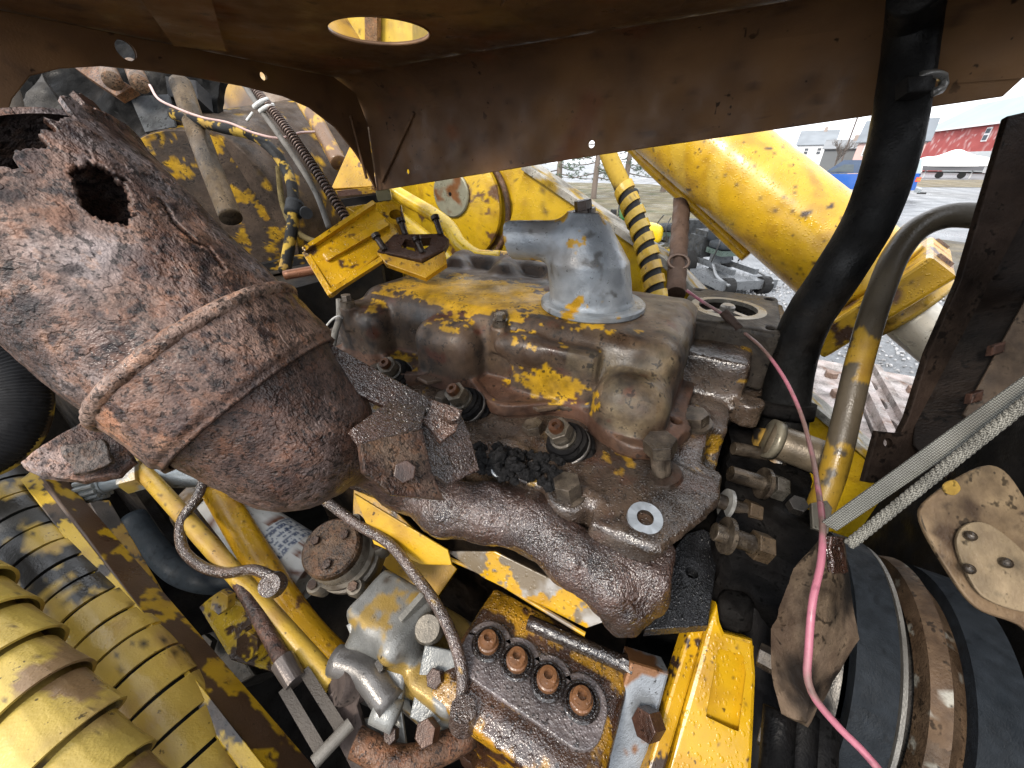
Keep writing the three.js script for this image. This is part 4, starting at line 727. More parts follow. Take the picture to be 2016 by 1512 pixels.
{
  const t = thing('grey_tube_fitting', 'grey metal tube with fluted end nut beside the yellow rod', 'fitting');
  const a = PD(168, 962, .50), b = PD(250, 940, .51), c = PD(460, 935, .56), d = b.clone().sub(a).normalize();
  part(t, 'fluted_nut', (() => { const g = []; for (let i = 0; i < 14; i++) { const q = i / 14 * Math.PI * 2; g.push(place((() => { const k = cyl(.0035, .003, .020, 8); k.translate(Math.cos(q) * .0165, 0, Math.sin(q) * .0165); return k; })(), a, d)); } g.push(place(cyl(.0165, .013, .022, 24), a, d)); return g; })(), 'alu', flat(.30, .32, .32));
  part(t, 'neck', sweep([a, b], .011, { straight: true }), 'alu', flat(.34, .38, .40));
  part(t, 'flange_nut', place(hex(.022, .022), b, d), 'paint', yel(-.1, () => [.28, .28, .26], 40, [.50, .36, .08]), { L: .004 });
  part(t, 'tube', sweep([b, c], .016, { straight: true, n: 20 }), 'alu', flat(.36, .40, .42), { L: .006 });
}
single('brown_steel_line', 'rust brown steel line looping down past the yellow rod into a flare fitting', 'fuel line', [sweep([PD(405, 930, .50), PD(390, 975, .48), PD(358, 1025, .465), PD(358, 1075, .45), PD(392, 1112, .435), PD(440, 1128, .425), PD(500, 1122, .415), PD(535, 1135, .41)], .0056, { n: 14, step: .004 }), place(hex(.011, .016), PD(532, 1136, .41), V(.6, -.5, .2)), place(lathe([[.0001, .018], [.011, .018], [.013, .008], [.010, 0]], 24), PD(548, 1150, .408), V(.3, .8, .5))], 'wetrust', flat(.11, .065, .045, .4, 60));
single('pump_feed_line', 'thin brown steel line curving down into the injection pump', 'fuel line', [sweep([PD(640, 985, .46), PD(700, 1030, .44), PD(768, 1072, .425), PD(815, 1130, .405), PD(862, 1195, .385), PD(895, 1265, .368), PD(910, 1330, .355), PD(908, 1392, .345)], .0058, { n: 14, step: .004 }), place(hex(.010, .016), PD(908, 1385, .345), V(0, -1, .2)), place(cyl(.013, .011, .02, 20), PD(912, 1420, .34), V(0, 1, -.1))], 'wetrust', (x, y, z) => mixc(flat(.15, .10, .08, .3, 60)(x, y, z), YEL, ss(.32, .36, fb(x, y, z, 70))));
single('pump_yoke', 'yellow painted casting with rusty bolts behind the throttle rod', 'casting', [plate([[385, 1195, .50], [420, 1168, .51], [500, 1190, .50], [565, 1290, .47], [545, 1330, .46], [450, 1300, .47]].map(a => PD(...a)), .04, { b: .006 }), place(hex(.016, .014), PD(505, 1262, .455), V(.2, .6, .7)), place(cyl(.021, .02, .006, 24), PD(505, 1262, .46), V(.2, .6, .7)), place(hex(.014, .012), PD(448, 1180, .49), V(.2, .6, .7))], 'wetpaint', yel(-.02, () => [.07, .042, .026], 24, [.55, .36, .03]), { L: .004 });
single('steel_block', 'dark steel block with square corners low beside the yellow rail', 'casting', [plate([[370, 1260, .56], [440, 1235, .56], [500, 1330, .52], [430, 1370, .52]].map(a => PD(...a)), .08, { b: .004 }), place(hex(.016, .012), PD(405, 1275, .53), V(.2, .8, .4))], 'greasy', flat(.05, .046, .04, .4), { L: .006 });
single('coolant_hose', 'black rubber hose sagging in the dark gap below the exhaust', 'hose', sweep([PD(262, 1020, .66), PD(300, 1075, .64), PD(360, 1130, .62), PD(440, 1145, .62), PD(520, 1120, .64)], .019, { n: 20 }), 'rubber', flat(.016, .021, .026, .2), { L: .008 });
{
  const t = thing('yellow_rail', 'long angle rail with flaking yellow paint and brown rust along its edge', 'rail');
  const a = PD(62, 925, .47), b = PD(560, 1560, .345), c = PD(108, 905, .50), d = PD(650, 1560, .385);
  const col = yel(.02, () => mixc([.075, .045, .03], [.045, .04, .035], rnd() * 0), 22, [.62, .38, .03]);
  part(t, 'top_flange', plate([a, b, PD(505, 1560, .34), PD(40, 945, .46)], .006), 'paint', yel(-.12, C.grease, 26, [.62, .40, .03]), { L: .006 });
  part(t, 'side_web', plate([a.clone(), b.clone(), d, c], .006), 'paint', yel(.12, () => [.085, .048, .028], 16, [.55, .34, .02]), { L: .006 });
}
single('inner_rail', 'dark rusty rail with yellow specks behind the long yellow rail', 'rail', plate([[175, 985, .58], [215, 985, .60], [385, 1270, .52], [340, 1285, .50]].map(a => PD(...a)), .012), 'paint', yel(.05, C.grease, 26, [.48, .28, .015]), { L: .005 });
// two hoses wound with flat yellow guard
{
  const t = thing('wrapped_hose', 'hydraulic hose wound with flat peeling yellow guard beside the yellow rail', 'hose', 'hoses with spiral guards');
  const P = [[-70, 880, .50], [10, 990, .47], [110, 1130, .43], [215, 1260, .40], [300, 1380, .375], [365, 1512, .355], [400, 1620, .34]].map(a => PD(...a));
  part(t, 'hose', sweep(P, .034, { n: 28 }), 'rubber', flat(.010, .010, .010));
  part(t, 'spiral_guard', spiral(P, .0355, .031, .0275, .003), 'paint', (x, y, z) => { const q = ss(1.43, 1.33, y) * .42; return yel(.16 - q, () => mixc([.030, .030, .027], [.016, .015, .014], fb(x, y, z, 30) + .5), 15, [.50, .34, .065])(x, y, z); }, { L: .009 });
}
{
  const t = thing('wrapped_hose', 'pale yellow hose with loose flared spiral guard standing off in rings', 'hose', 'hoses with spiral guards');
  const P = [[-200, 1050, .36], [-105, 1180, .335], [-8, 1310, .31], [82, 1430, .29], [165, 1555, .275], [235, 1670, .26]].map(a => PD(...a));
  part(t, 'hose', sweep(P, .027, { n: 28 }), 'paint', yel(-.1, () => [.12, .085, .04], 20, [.40, .28, .06]), { L: .006 });
  part(t, 'spiral_guard', spiral(P, .030, .044, .0415, .0026, .0065, 60), 'paint', yel(-.16, () => [.24, .15, .07], 12, [.50, .36, .075]), { L: .009 });
}
{
  const t = thing('corrugated_hose', 'black ribbed hose curling behind the lower side of the rusty pipe', 'hose');
  const P = [[-420, 560, .42], [-200, 610, .42], [-60, 680, .42], [20, 730, .43], [40, 800, .43], [5, 870, .42], [-60, 910, .41], [-260, 960, .40]].map(a => PD(...a));
  part(t, 'ribbed_skin', sweep(P, (tt) => .022 + .0013 * Math.sin(tt * 900), { n: 24, step: .0012 }), 'rubber', flat(.018, .018, .019));
}
single('yellow_hose', 'thin worn yellow hose curving round the black ribbed hose', 'hose', sweep([PD(70, 720, .47), PD(80, 800, .46), PD(60, 860, .45), PD(15, 905, .44), PD(-60, 935, .43)], .0115, { n: 18 }), 'paint', yel(-.02, C.grease, 40, [.50, .36, .06]), { L: .005 });
{
  const t = thing('heat_shield', 'thin bent yellow sheet metal shield below the exhaust manifold', 'shield');
  part(t, 'rear_sheet', plate([[698, 972, 1.42], [745, 1000, 1.41], [880, 1085, 1.385], [890, 1112, 1.37], [830, 1112, 1.365], [735, 1072, 1.375]].map(a => PY(...a)), .003), 'paint', yel(-.40, C.grease, 22, [.62, .36, .012]), { L: .004 });
  part(t, 'trough', plate([[872, 1092, 1.372], [975, 1085, 1.385], [1090, 1140, 1.378], [1216, 1214, 1.368], [1152, 1247, 1.352], [1060, 1190, 1.352], [960, 1130, 1.352]].map(a => PY(...a)), .003), 'wetpaint', (x, y, z) => yel(lerp(.10, -.10, ss(-.09, -.03, x)), (a, b, c) => mixc([.20, .155, .10], [.42, .40, .37], ss(.02, .3, fb(a, b, c, 30))), 24)(x, y, z), { L: .003 });
  part(t, 'edge_fold', sweep([[885, 1100, 1.368], [960, 1134, 1.352], [1060, 1194, 1.352], [1152, 1249, 1.352]].map(a => PY(...a)), .0022), 'paint', yel(.0, () => [.22, .17, .12], 30));
}
// ================================================================ FRONT OF THE ENGINE: PULLEYS, BELTS, FAN, POST
{
  const t = thing('fan_bracket', 'dirty brown cast bracket narrowing upwards, hanging in front of the belts', 'casting');
  const P = [[1622, 1050, .268], [1662, 1056, .268], [1678, 1165, .262], [1690, 1256, .256], [1612, 1392, .250], [1590, 1432, .250], [1538, 1406, .256], [1520, 1330, .262], [1518, 1238, .268], [1562, 1118, .272], [1640, 1056, .255], [1628, 1220, .238], [1604, 1300, .236], [1585, 1420, .240], [1660, 1100, .30], [1560, 1260, .31], [1640, 1300, .30]].map(a => PD(...a));
  part(t, 'casting', new ConvexGeometry(P), 'greasy', (x, y, z) => { const a = fb(x, y, z, 12), w = n3(x * 90, y * 22, z * 90); let c = mixc([.10, .066, .045], [.26, .185, .125], ss(-.3, .3, a + .3 * w)); return mixc(c, [.022, .017, .014], ss(-.05, .25, fb(x + 3, y, z, 17))); }, { L: .0045, warp: [.0022, 60] });
  part(t, 'top_cap', plate([[1640, 1056, .2535], [1660, 1060, .262], [1672, 1130, .257], [1640, 1128, .2465]].map(a => PD(...a)), .004, { b: .001 }), 'wetrust', flat(.085, .04, .028, .5, 40), { L: .003, warp: [.003, 60] });
}
const PC = V(0, 1.278, .035);
function ring(x0, x1, r0, r1, n = 120) { const g = new THREE.LatheGeometry([[r0, 0], [r0, 1], [r1, 1], [r1, 0], [r0, 0]].map(a => new THREE.Vector2(a[0], lerp(x0, x1, a[1]))), n); g.rotateZ(-Math.PI / 2); g.translate(0, PC.y, PC.z); return toCreasedNormals(g, .7); }
const beltCol = flat(.017, .021, .026, .35, 120);
single('fan_belt', 'scuffed black rubber belt beside the brown fan bracket', 'belt', ring(.170, .198, .124, .1365), 'rubber', beltCol, { L: .006, group: 'drive belts' });
single('fan_belt', 'scuffed black rubber belt running outside the rusty pulley rim', 'belt', ring(.246, .276, .118, .130), 'rubber', beltCol, { L: .006, group: 'drive belts' });
{
  const t = thing('belt_pulley', 'grooved steel pulley with rust spotted rim between the two belts', 'pulley');
  const lg = (prof) => { const g = new THREE.LatheGeometry(prof.map(a => new THREE.Vector2(a[1], a[0])), 120); g.rotateZ(-Math.PI / 2); g.translate(0, PC.y, PC.z); return toCreasedNormals(g, .7); };
  part(t, 'inner_disc', lg([[.150, .02], [.152, .118], [.160, .125], [.166, .126]]), 'steel', flat(.06, .055, .048, .5), { L: .008 });
  part(t, 'inner_rim', lg([[.199, .122], [.201, .134], [.204, .134], [.206, .108]]), 'steel', flat(.22, .21, .19, .4), { L: .006 });
  part(t, 'groove', lg([[.206, .108], [.214, .104], [.222, .108]]), 'greasy', flat(.05, .045, .04, .4), { L: .008 });
  part(t, 'rust_rim', lg([[.2175, .112], [.220, .128], [.232, .131], [.236, .124], [.246, .118]]), 'greasy', (x, y, z) => mixc(mixc([.12, .075, .045], [.20, .13, .08], fb(x, y, z, 40) + .5), [.5, .48, .42], ss(.22, .32, fb(x + 4, y, z, 60))), { L: .004 });
  part(t, 'outer_disc', lg([[.276, .118], [.280, .10], [.284, .03]]), 'steel', flat(.05, .045, .04, .4), { L: .008 });
  part(t, 'shaft', lg([[.02, .0001], [.02, .028], [.30, .028], [.30, .0001]]), 'greasy', C.black, { L: .03 });
}
{
  const t = thing('cooling_fan', 'tan rust stained fan blade with three rivets on a pale doubler', 'fan');
  const P = [[1806, 1012, .285], [1835, 975, .285], [1950, 915, .28], [1985, 925, .275], [2040, 1010, .265], [2120, 1180, .25], [2060, 1270, .245], [2010, 1232, .25], [1935, 1200, .255], [1862, 1120, .27]].map(a => PD(...a));
  const col = (x, y, z) => { let c = mixc([.20, .13, .075], [.30, .215, .13], ss(-.3, .3, fb(x, y, z, 10))); c = mixc(c, [.085, .055, .035], ss(.05, .35, fb(x + 3, y, z, 26))); return mixc(c, [.05, .035, .025], ss(.42, .55, n3(x * 130, y * 130, z * 130))); };
  part(t, 'blade', plate(P, .004, { smooth: 60 }), 'greasy', col, { L: .004 });
  const D = [[1884, 1062, .268], [1905, 1032, .269], [1945, 1030, .266], [2030, 1100, .255], [2090, 1200, .244], [2040, 1210, .245], [1935, 1175, .256], [1900, 1120, .262]].map(a => PD(...a)); const d = part(t, 'doubler', plate(D, .003, { smooth: 50 }), 'greasy', (x, y, z) => mixc(col(x, y, z), [.38, .30, .19], .55), { L: .004 });
  const nn = EYE.clone().sub(PD(1950, 1080, .26)).normalize();
  for (const [px, py, dd] of [[1911, 1055, .2645], [1981, 1108, .2555], [1908, 1120, .2585]]) part(d, 'rivet', place(new THREE.SphereGeometry(.0034, 16, 8, 0, 6.3, 0, 1.57), PD(px, py, dd), nn), 'bolt', flat(.06, .045, .032));
  part(t, 'bare_patch', plate([[1858, 955, .2815], [1880, 945, .281], [1892, 962, .28], [1880, 975, .280], [1862, 970, .281]].map(a => PD(...a)), .0012, { smooth: 30 }), 'greasy', flat(.42, .27, .06, .3));
}
{
  const t = thing('radiator_post', 'dark brown steel post leaning beside the fan, with a drilled foot plate', 'post');
  const dk = flat(.030, .020, .015, .6, 18);
  part(t, 'front_flange', plate([[1988, 226, .33], [2060, 210, .33], [2075, 400, .33], [1905, 700, .33], [1840, 862, .33], [1775, 852, .33], [1790, 822, .33], [1828, 694, .331], [1888, 551, .332]].map(a => PD(...a)), .006), 'dull_grease', dk, { L: .008 });
  part(t, 'inner_web', plate([[2050, 290, .338], [2140, 420, .30], [1955, 775, .298], [1860, 940, .30], [1792, 872, .325], [1806, 830, .336], [1860, 680, .338]].map(a => PD(...a)), .006), 'greasy', flat(.022, .016, .013, .5, 18), { L: .008 });
  part(t, 'back_flange', plate([[2110, 420, .304], [2150, 520, .29], [1945, 860, .29], [1895, 815, .303]].map(a => PD(...a)), .006), 'greasy', flat(.12, .085, .06, .5, 14), { L: .008 });
  part(t, 'foot_plate', plate([[1730, 848, .329], [1765, 852, .331], [1800, 845, .332], [1830, 880, .33], [1775, 960, .325], [1700, 948, .325]].map(a => PD(...a)), .005, { holes: [[PD(1750, 872, .3285), .0052]] }), 'dull_grease', dk, { L: .006 });
  for (const [px, py] of [[1915, 775], [1958, 680]]) part(t, 'clip', plate([[px, py, .298], [px + 24, py - 8, .297], [px + 20, py + 14, .297], [px - 4, py + 20, .298]].map(a => PD(...a)), .006), 'greasy', flat(.09, .045, .032, .4), { L: .004 });
}
{
  const t = thing('radiator_shroud', 'black sheet metal radiator shroud behind the fan blade', 'shroud');
  part(t, 'back_sheet', box(.36, .368, .95, 1.585, -.42, .40, .002), 'greasy', C.black, { L: .04 });
  part(t, 'radiator_core', box(.37, .56, .93, 1.95, -.42, .46, .01), 'greasy', C.black, { L: .08 });
  part(t, 'near_sheet', plate([V(.36, .95, .40), V(.36, 1.585, .40), V(.60, 1.50, .30), V(.60, .95, .30)], .006), 'greasy', C.black, { L: .04 });
}
{
  const t = thing('tie_strap', 'grey woven webbing strap pulled tight from the bracket past the post', 'strap');
  const a = PD(1612, 1052, .268), b = PD(2060, 712, .225), w = [PD(1635, 1020, .27).sub(a), PD(2050, 700, .226).sub(PD(2075, 745, .224))];
  const A1 = PD(1616, 1030, .27), A2 = PD(1648, 1046, .265), B1 = PD(2070, 702, .222), B2 = PD(2085, 752, .220);
  const g = plate([A1, B1, B2, A2], .0025); const m = part(t, 'webbing', g, 'cloth', flat(.23, .23, .205, .4, 40), { L: .006 });
  const q = m.geometry, u = B1.clone().sub(A1).normalize(), v = A2.clone().sub(A1).addScaledVector(u, -A2.clone().sub(A1).dot(u)).normalize(), p = q.attributes.position; for (let i = 0; i < p.count; i++) { const d = V(p.getX(i), p.getY(i), p.getZ(i)).sub(A1); q.attributes.uv.setXY(i, d.dot(u), d.dot(v)); }
}
{
  // twisted rope: three strands
  const t = thing('twisted_rope', 'thin pale twisted rope running beside the grey strap', 'rope'), a = PD(1672, 1072, .258), b = PD(2070, 752, .212), d = b.clone().sub(a).normalize(), s = d.clone().cross(UPV).normalize(), u = s.clone().cross(d), L = a.distanceTo(b);
  for (let k = 0; k < 3; k++) { const pts = []; for (let i = 0; i <= 220; i++) { const h = i / 220, an = h * L / .011 * 6.283 + k * 2.094; pts.push(a.clone().addScaledVector(d, h * L).addScaledVector(s, Math.cos(an) * .0017).addScaledVector(u, Math.sin(an) * .0017)); } part(t, 'strand', sweep(pts, .0018, { n: 7, k: 440 }), 'cloth', flat(.30, .29, .25, .4, 60)); }
}
single('bent_handle', 'bent tubular grab handle with worn olive yellow paint beside the black pipe', 'handle', sweep([[1610, 1010, .43], [1640, 930, .43], [1668, 815, .435], [1695, 700, .44], [1735, 570, .445], [1768, 495, .445], [1810, 448, .44], [1870, 425, .43], [1960, 428, .41], [2080, 432, .38]].map(a => PD(...a)), .0130, { n: 22, step: .006 }), 'paint', (x, y, z) => yel(lerp(-.02, .3, ss(1.50, 1.62, y)), () => mixc([.075, .06, .042], [.13, .105, .07], fb(x, y, z, 20) + .5), 16, [.46, .28, .03])(x, y, z), { L: .006 });
{
  const t = thing('exhaust_hose', 'thick black pipe bending down from the hood behind the handle', 'pipe');
  const P = [[1808, -30, .335], [1798, 40, .372], [1782, 160, .392], [1756, 300, .408], [1712, 430, .43], [1644, 545, .46], [1588, 630, .49], [1558, 715, .515], [1542, 830, .53], [1532, 930, .53]].map(a => PD(...a));
  part(t, 'pipe', sweep(P, tt => lerp(.0205, .0300, tt) + .0006 * n3(tt * 40, 0, 3), { n: 32 }), 'greasy', (x, y, z) => mixc([.012, .012, .012], [.035, .028, .022], ss(0, .35, fb(x, y, z, 14))), { L: .008 });
  part(t, 'end_collar', sweep([PD(1547, 790, .526), PD(1542, 818, .53)], .0345, { straight: true, n: 32 }), 'greasy', C.black);
  part(t, 'lower_joint', sweep([PD(1538, 850, .53), PD(1524, 960, .525)], .033, { straight: true, n: 30 }), 'paint', yel(.05, C.black, 18, [.42, .26, .06]), { L: .008 });
  const c = PD(1790, 162, .70);
  part(t, 'clamp_band', sweep([[1812, 150, .372], [1838, 146, .374], [1858, 155, .38], [1856, 172, .382], [1836, 182, .376]].map(a => PD(...a)), .004, { n: 10 }), 'steel', flat(.30, .29, .27));
  part(t, 'clamp_block', plate([[1788, 150, .364], [1838, 147, .366], [1836, 178, .366], [1788, 182, .364]].map(a => PD(...a)), .012), 'greasy', flat(.03, .028, .027));
}
{
  const t = thing('signal_wire', 'pink insulated wire drooping from the thermostat housing across the front', 'wire');
  const P = [[1352, 572, .56], [1380, 592, .545], [1430, 624, .53], [1462, 652, .52], [1500, 685, .49], [1540, 738, .455], [1575, 810, .41], [1598, 890, .37], [1612, 970, .320], [1620, 1050, .262], [1616, 1110, .246], [1600, 1185, .234], [1592, 1280, .228], [1590, 1335, .226], [1602, 1370, .224], [1650, 1430, .222], [1700, 1480, .217], [1760, 1550, .21]].map(a => PD(...a));
  part(t, 'insulation', sweep(P, .0021, { n: 12, step: .004 }), 'plain', (x, y, z) => mixc([.44, .15, .20], [.19, .115, .10], ss(-.15, .12, fb(x, y, z, 26))));
  part(t, 'connector', sweep([PD(1424, 614, .531), PD(1455, 648, .522)], .0062, { straight: true, n: 16 }), 'rubber', flat(.06, .04, .032));
}
{
  const t = thing('hose_end_fitting', 'cream and grey metal pipe stub with clamp behind the upper threaded bolt', 'fitting');
  part(t, 'stub', sweep([PD(1512, 862, .50), PD(1625, 905, .47)], .022, { straight: true, n: 26 }), 'alu', flat(.20, .16, .11, .5), { L: .005 });
  part(t, 'collar', sweep([PD(1512, 862, .50), PD(1530, 868, .497)], .026, { straight: true, n: 26 }), 'alu', flat(.30, .27, .20, .5), { L: .005 });
  part(t, 'bracket_tab', plate([[1598, 990, .40], [1628, 985, .40], [1640, 1000, .395], [1632, 1050, .385], [1600, 1040, .39]].map(a => PD(...a)), .006), 'steel', flat(.22, .20, .16));
}
{
  const t = thing('front_casting', 'black grease covered lower front casting with hose below the head bolts', 'engine part');
  part(t, 'grease_body', box(.06, .15, 1.10, 1.41, -.25, .06, .02), 'greasy', C.black, { L: .01, warp: [.016, 20] });
  part(t, 'black_hose', sweep([PD(1470, 1090, .45), PD(1465, 1170, .43), PD(1462, 1260, .42), PD(1500, 1380, .40), PD(1520, 1560, .38)], .026, { n: 22 }), 'rubber', C.black, { L: .006, warp: [.004, 40] });
  part(t, 'pan_bolt', place(hex(.009, .012), PD(1565, 1000, .40), V(0, 1, .4)), 'bolt', flat(.05, .045, .04));
  for (const px of [1535, 1580, 1620]) part(t, 'shaft_guard', sweep([PD(px, 1400, .30), PD(px - 10, 1560, .28)], .011, { straight: true }), 'greasy', C.black, { L: .01 });
}
// ================================================================ CHASSIS ROUND THE ENGINE
{
  const t = thing('chassis_frame', 'dark greasy machine frame and belly pan around the engine', 'frame');
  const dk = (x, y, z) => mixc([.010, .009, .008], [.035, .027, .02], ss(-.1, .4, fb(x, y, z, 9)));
  part(t, 'belly_pan', box(-1.5, .9, .74, .76, -.62, .78, .004), 'dull_grease', dk, { L: .08 });
  part(t, 'far_frame_plate', box(-1.5, .9, .80, 1.0, -.47, -.45, .004), 'dull_grease', dk, { L: .15 });
  part(t, 'near_frame_plate', box(-1.5, .9, .70, 1.28, .60, .62, .004), 'dull_grease', dk, { L: .15 });
  part(t, 'bulkhead', box(-1.02, -1.0, .93, 1.50, -.62, .62, .004), 'dull_grease', dk, { L: .15 });
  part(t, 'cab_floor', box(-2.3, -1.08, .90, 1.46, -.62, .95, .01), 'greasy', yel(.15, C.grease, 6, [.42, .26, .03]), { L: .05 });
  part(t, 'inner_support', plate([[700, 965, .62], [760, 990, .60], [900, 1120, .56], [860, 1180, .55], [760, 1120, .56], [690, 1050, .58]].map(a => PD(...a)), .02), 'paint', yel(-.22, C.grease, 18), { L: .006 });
}
// ================================================================ REAR OF THE ENGINE BAY
{
  const t = thing('rear_housing', 'big rounded brown housing with patches of yellow paint behind the engine', 'gearbox');
  const c = PD(500, 390, 1.02), col = (wear) => (x, y, z) => yel(wear, (a, b, d) => mixc([.060, .042, .032], [.11, .075, .05], fb(a, b, d, 12) + .5), 19, [.56, .32, .012])(x, y, z);
  part(t, 'drum', sweep([PD(440, 430, 1.10), PD(700, 330, 1.55)], .24, { straight: true, n: 64, step: .02 }), 'greasy', col(.24), { L: .016 });
  part(t, 'front_cover', sweep([PD(418, 440, 1.02), PD(440, 430, 1.09)], tt => .205 + .02 * tt, { straight: true, n: 64 }), 'greasy', col(.14), { L: .011 });
  part(t, 'lower_case', box(-1.25, -.86, 1.05, 1.50, -.42, .28, .02), 'greasy', (x, y, z) => mixc(C.black(x, y, z), [.05, .04, .03], ss(0, .3, fb(x, y, z, 8))), { L: .04 });
  part(t, 'case_flange', bar(PD(430, 545, .95), PD(620, 505, .98), .03, .02), 'greasy', yel(.12, C.black, 20), { L: .01 });
}
single('rear_tank', 'yellow brown painted tank wall behind the rear housing', 'tank', sweep([PD(560, 130, 1.7), PD(760, 470, 1.75)], .42, { straight: true, n: 64, step: .03 }), 'paint', yel(-.02, () => [.13, .075, .038], 6, [.42, .24, .03]), { L: .06 });
{
  const t = thing('cowl_clutter', 'dark cowl, shade put into its colour, with brackets and pipe ends under the hood arch', 'cowl');  // sheet, flap and grey plate coloured darker to carry the shade under the hood
  part(t, 'cowl_sheet', plate([[-120, -30, .98], [360, 40, 1.0], [430, 130, 1.0], [430, 330, 1.0], [230, 480, .98], [-120, 480, .96]].map(a => PD(...a)), .03), 'dull_grease', (x, y, z) => mixc([.006, .006, .006], [.045, .04, .036], ss(0, .4, fb(x, y, z, 9, 5))), { L: .014, warp: [.03, 9] });
  part(t, 'grey_plate', plate([[255, 190, .92], [330, 185, .93], [345, 250, .93], [285, 260, .92]].map(a => PD(...a)), .01), 'greasy', flat(.09, .095, .10, .5, 14), { L: .01 });
  part(t, 'orange_bracket', plate([[140, 128, .93], [185, 125, .93], [260, 170, .90], [230, 190, .90], [170, 150, .92]].map(a => PD(...a)), .02), 'rust', flat(.22, .11, .05, .5, 16), { L: .01 });
  for (const [px, py] of [[222, 160], [276, 166]]) part(t, 'pipe_end', sweep([PD(px, py, .86), PD(px - 14, py - 34, .93)], .018, { straight: true, n: 20 }), 'rust', flat(.22, .14, .085, .4, 40), { L: .008 });
  part(t, 'black_box', plate([[325, 150, .95], [385, 158, .95], [390, 195, .95], [330, 190, .95]].map(a => PD(...a)), .05), 'rubber', flat(.035, .035, .036));
  part(t, 'tan_flap', plate([[88, 150, .90], [130, 235, .90], [60, 260, .88], [35, 210, .88]].map(a => PD(...a)), .01), 'greasy', flat(.05, .045, .04, .6, 14), { L: .01, warp: [.02, 16] });
  part(t, 'dark_pole', sweep([PD(-20, 110, .55), PD(22, 180, .55), PD(34, 290, .54)], .0095), 'rubber', flat(.06, .05, .04));
}
single('tan_pipe', 'upright tan pipe standing behind the torn rim of the rusty exhaust', 'pipe', sweep([PD(356, 165, .84), PD(385, 250, .82), PD(415, 330, .80), PD(455, 430, .78)], .0205, { n: 22 }), 'greasy', (x, y, z) => mixc([.17, .12, .07], [.09, .07, .05], ss(-.1, .3, fb(x, y, z, 12))), { L: .008 });
single('battery_cable', 'black cable with worn yellow overspray looping down the rear housing', 'cable', sweep([[340, 225, .82], [430, 250, .80], [500, 268, .79], [545, 305, .78], [572, 355, .77], [578, 410, .755], [572, 470, .74], [560, 535, .72]].map(a => PD(...a)), .0105, { n: 16, step: .006 }), 'rubber', yel(.14, () => [.022, .022, .022], 40, [.42, .28, .05]), { L: .005 });
single('thin_cable', 'thin olive cable hooking round below the cable clip', 'cable', sweep([[548, 330, .79], [556, 400, .77], [575, 445, .76], [610, 472, .74], [650, 478, .73]].map(a => PD(...a)), .0055, { n: 12 }), 'rubber', flat(.11, .085, .035));
single('cable_clip', 'black plastic clip holding the worn cable to the rear housing', 'clip', [sweep([PD(581, 398, .755), PD(577, 422, .75)], .016, { straight: true, n: 20 }), place(cyl(.011, .011, .02, 20), PD(600, 418, .76), V(1, 0, .5))], 'rubber', flat(.035, .038, .042));
{
  const t = thing('spring_cable', 'control cable sleeved in a dark coil spring, slanting down to the yellow bracket', 'cable');
  const a = PD(488, 162, .74), b = PD(688, 440, .66), d = b.clone().sub(a).normalize(), s = d.clone().cross(UPV).normalize(), u = s.clone().cross(d), L = a.distanceTo(b), pts = [];
  const sag = h => .018 * Math.sin(h * Math.PI);
  for (let i = 0; i <= 900; i++) { const h = i / 900, an = h * 56 * 6.283; pts.push(a.clone().addScaledVector(d, h * L).addScaledVector(UPV, sag(h)).addScaledVector(s, Math.cos(an) * .0072).addScaledVector(u, Math.sin(an) * .0072)); }
  part(t, 'coil_spring', sweep(pts, .0019, { n: 6, k: 1500 }), 'steel', flat(.14, .095, .075));
  part(t, 'core', sweep([a, a.clone().lerp(b, .5).addScaledVector(UPV, sag(.5)), b], .0045, { n: 10 }), 'rubber', flat(.035, .028, .025));
}
single('grey_cable', 'smooth grey cable running alongside the coil spring', 'cable', sweep([[470, 150, .73], [520, 225, .715], [580, 310, .70], [622, 380, .685], [648, 448, .67]].map(a => PD(...a)), .0052, { n: 12 }), 'rubber', flat(.17, .16, .145));
{
  const t = thing('zip_tie', 'pale plastic cable ties round the coil spring and grey cable', 'cable tie');
  for (const [x0, y0, x1, y1] of [[500, 212, 528, 196], [512, 220, 540, 208]]) part(t, 'tie_band', sweep([PD(x0, y0, .712), PD((x0 + x1) / 2, (y0 + y1) / 2 - 3, .705), PD(x1, y1, .712)], .0042, { n: 8 }), 'plain', flat(.6, .6, .57, .1));
  part(t, 'tie_tail', sweep([PD(498, 222, .71), PD(486, 238, .71)], .0026, { straight: true, n: 8 }), 'plain', flat(.6, .6, .57, .1));
}
single('pink_wire', 'thin pale pink wire sagging across the rear housing', 'wire', sweep([[295, 168, .80], [312, 195, .78], [345, 212, .77], [400, 232, .76], [450, 242, .76], [500, 262, .755], [552, 272, .75], [590, 262, .77], [620, 260, .80]].map(a => PD(...a)), .0024, { n: 8 }), 'plain', flat(.52, .34, .30, .2));
single('yellow_lever', 'long yellow lever rod behind the hood arch', 'lever', sweep([[575, 165, 1.05], [620, 235, 1.02], [668, 322, .98]].map(a => PD(...a)), .020, { n: 20 }), 'paint', yel(.05, () => [.18, .10, .05], 14, [.52, .30, .03]), { L: .008 });
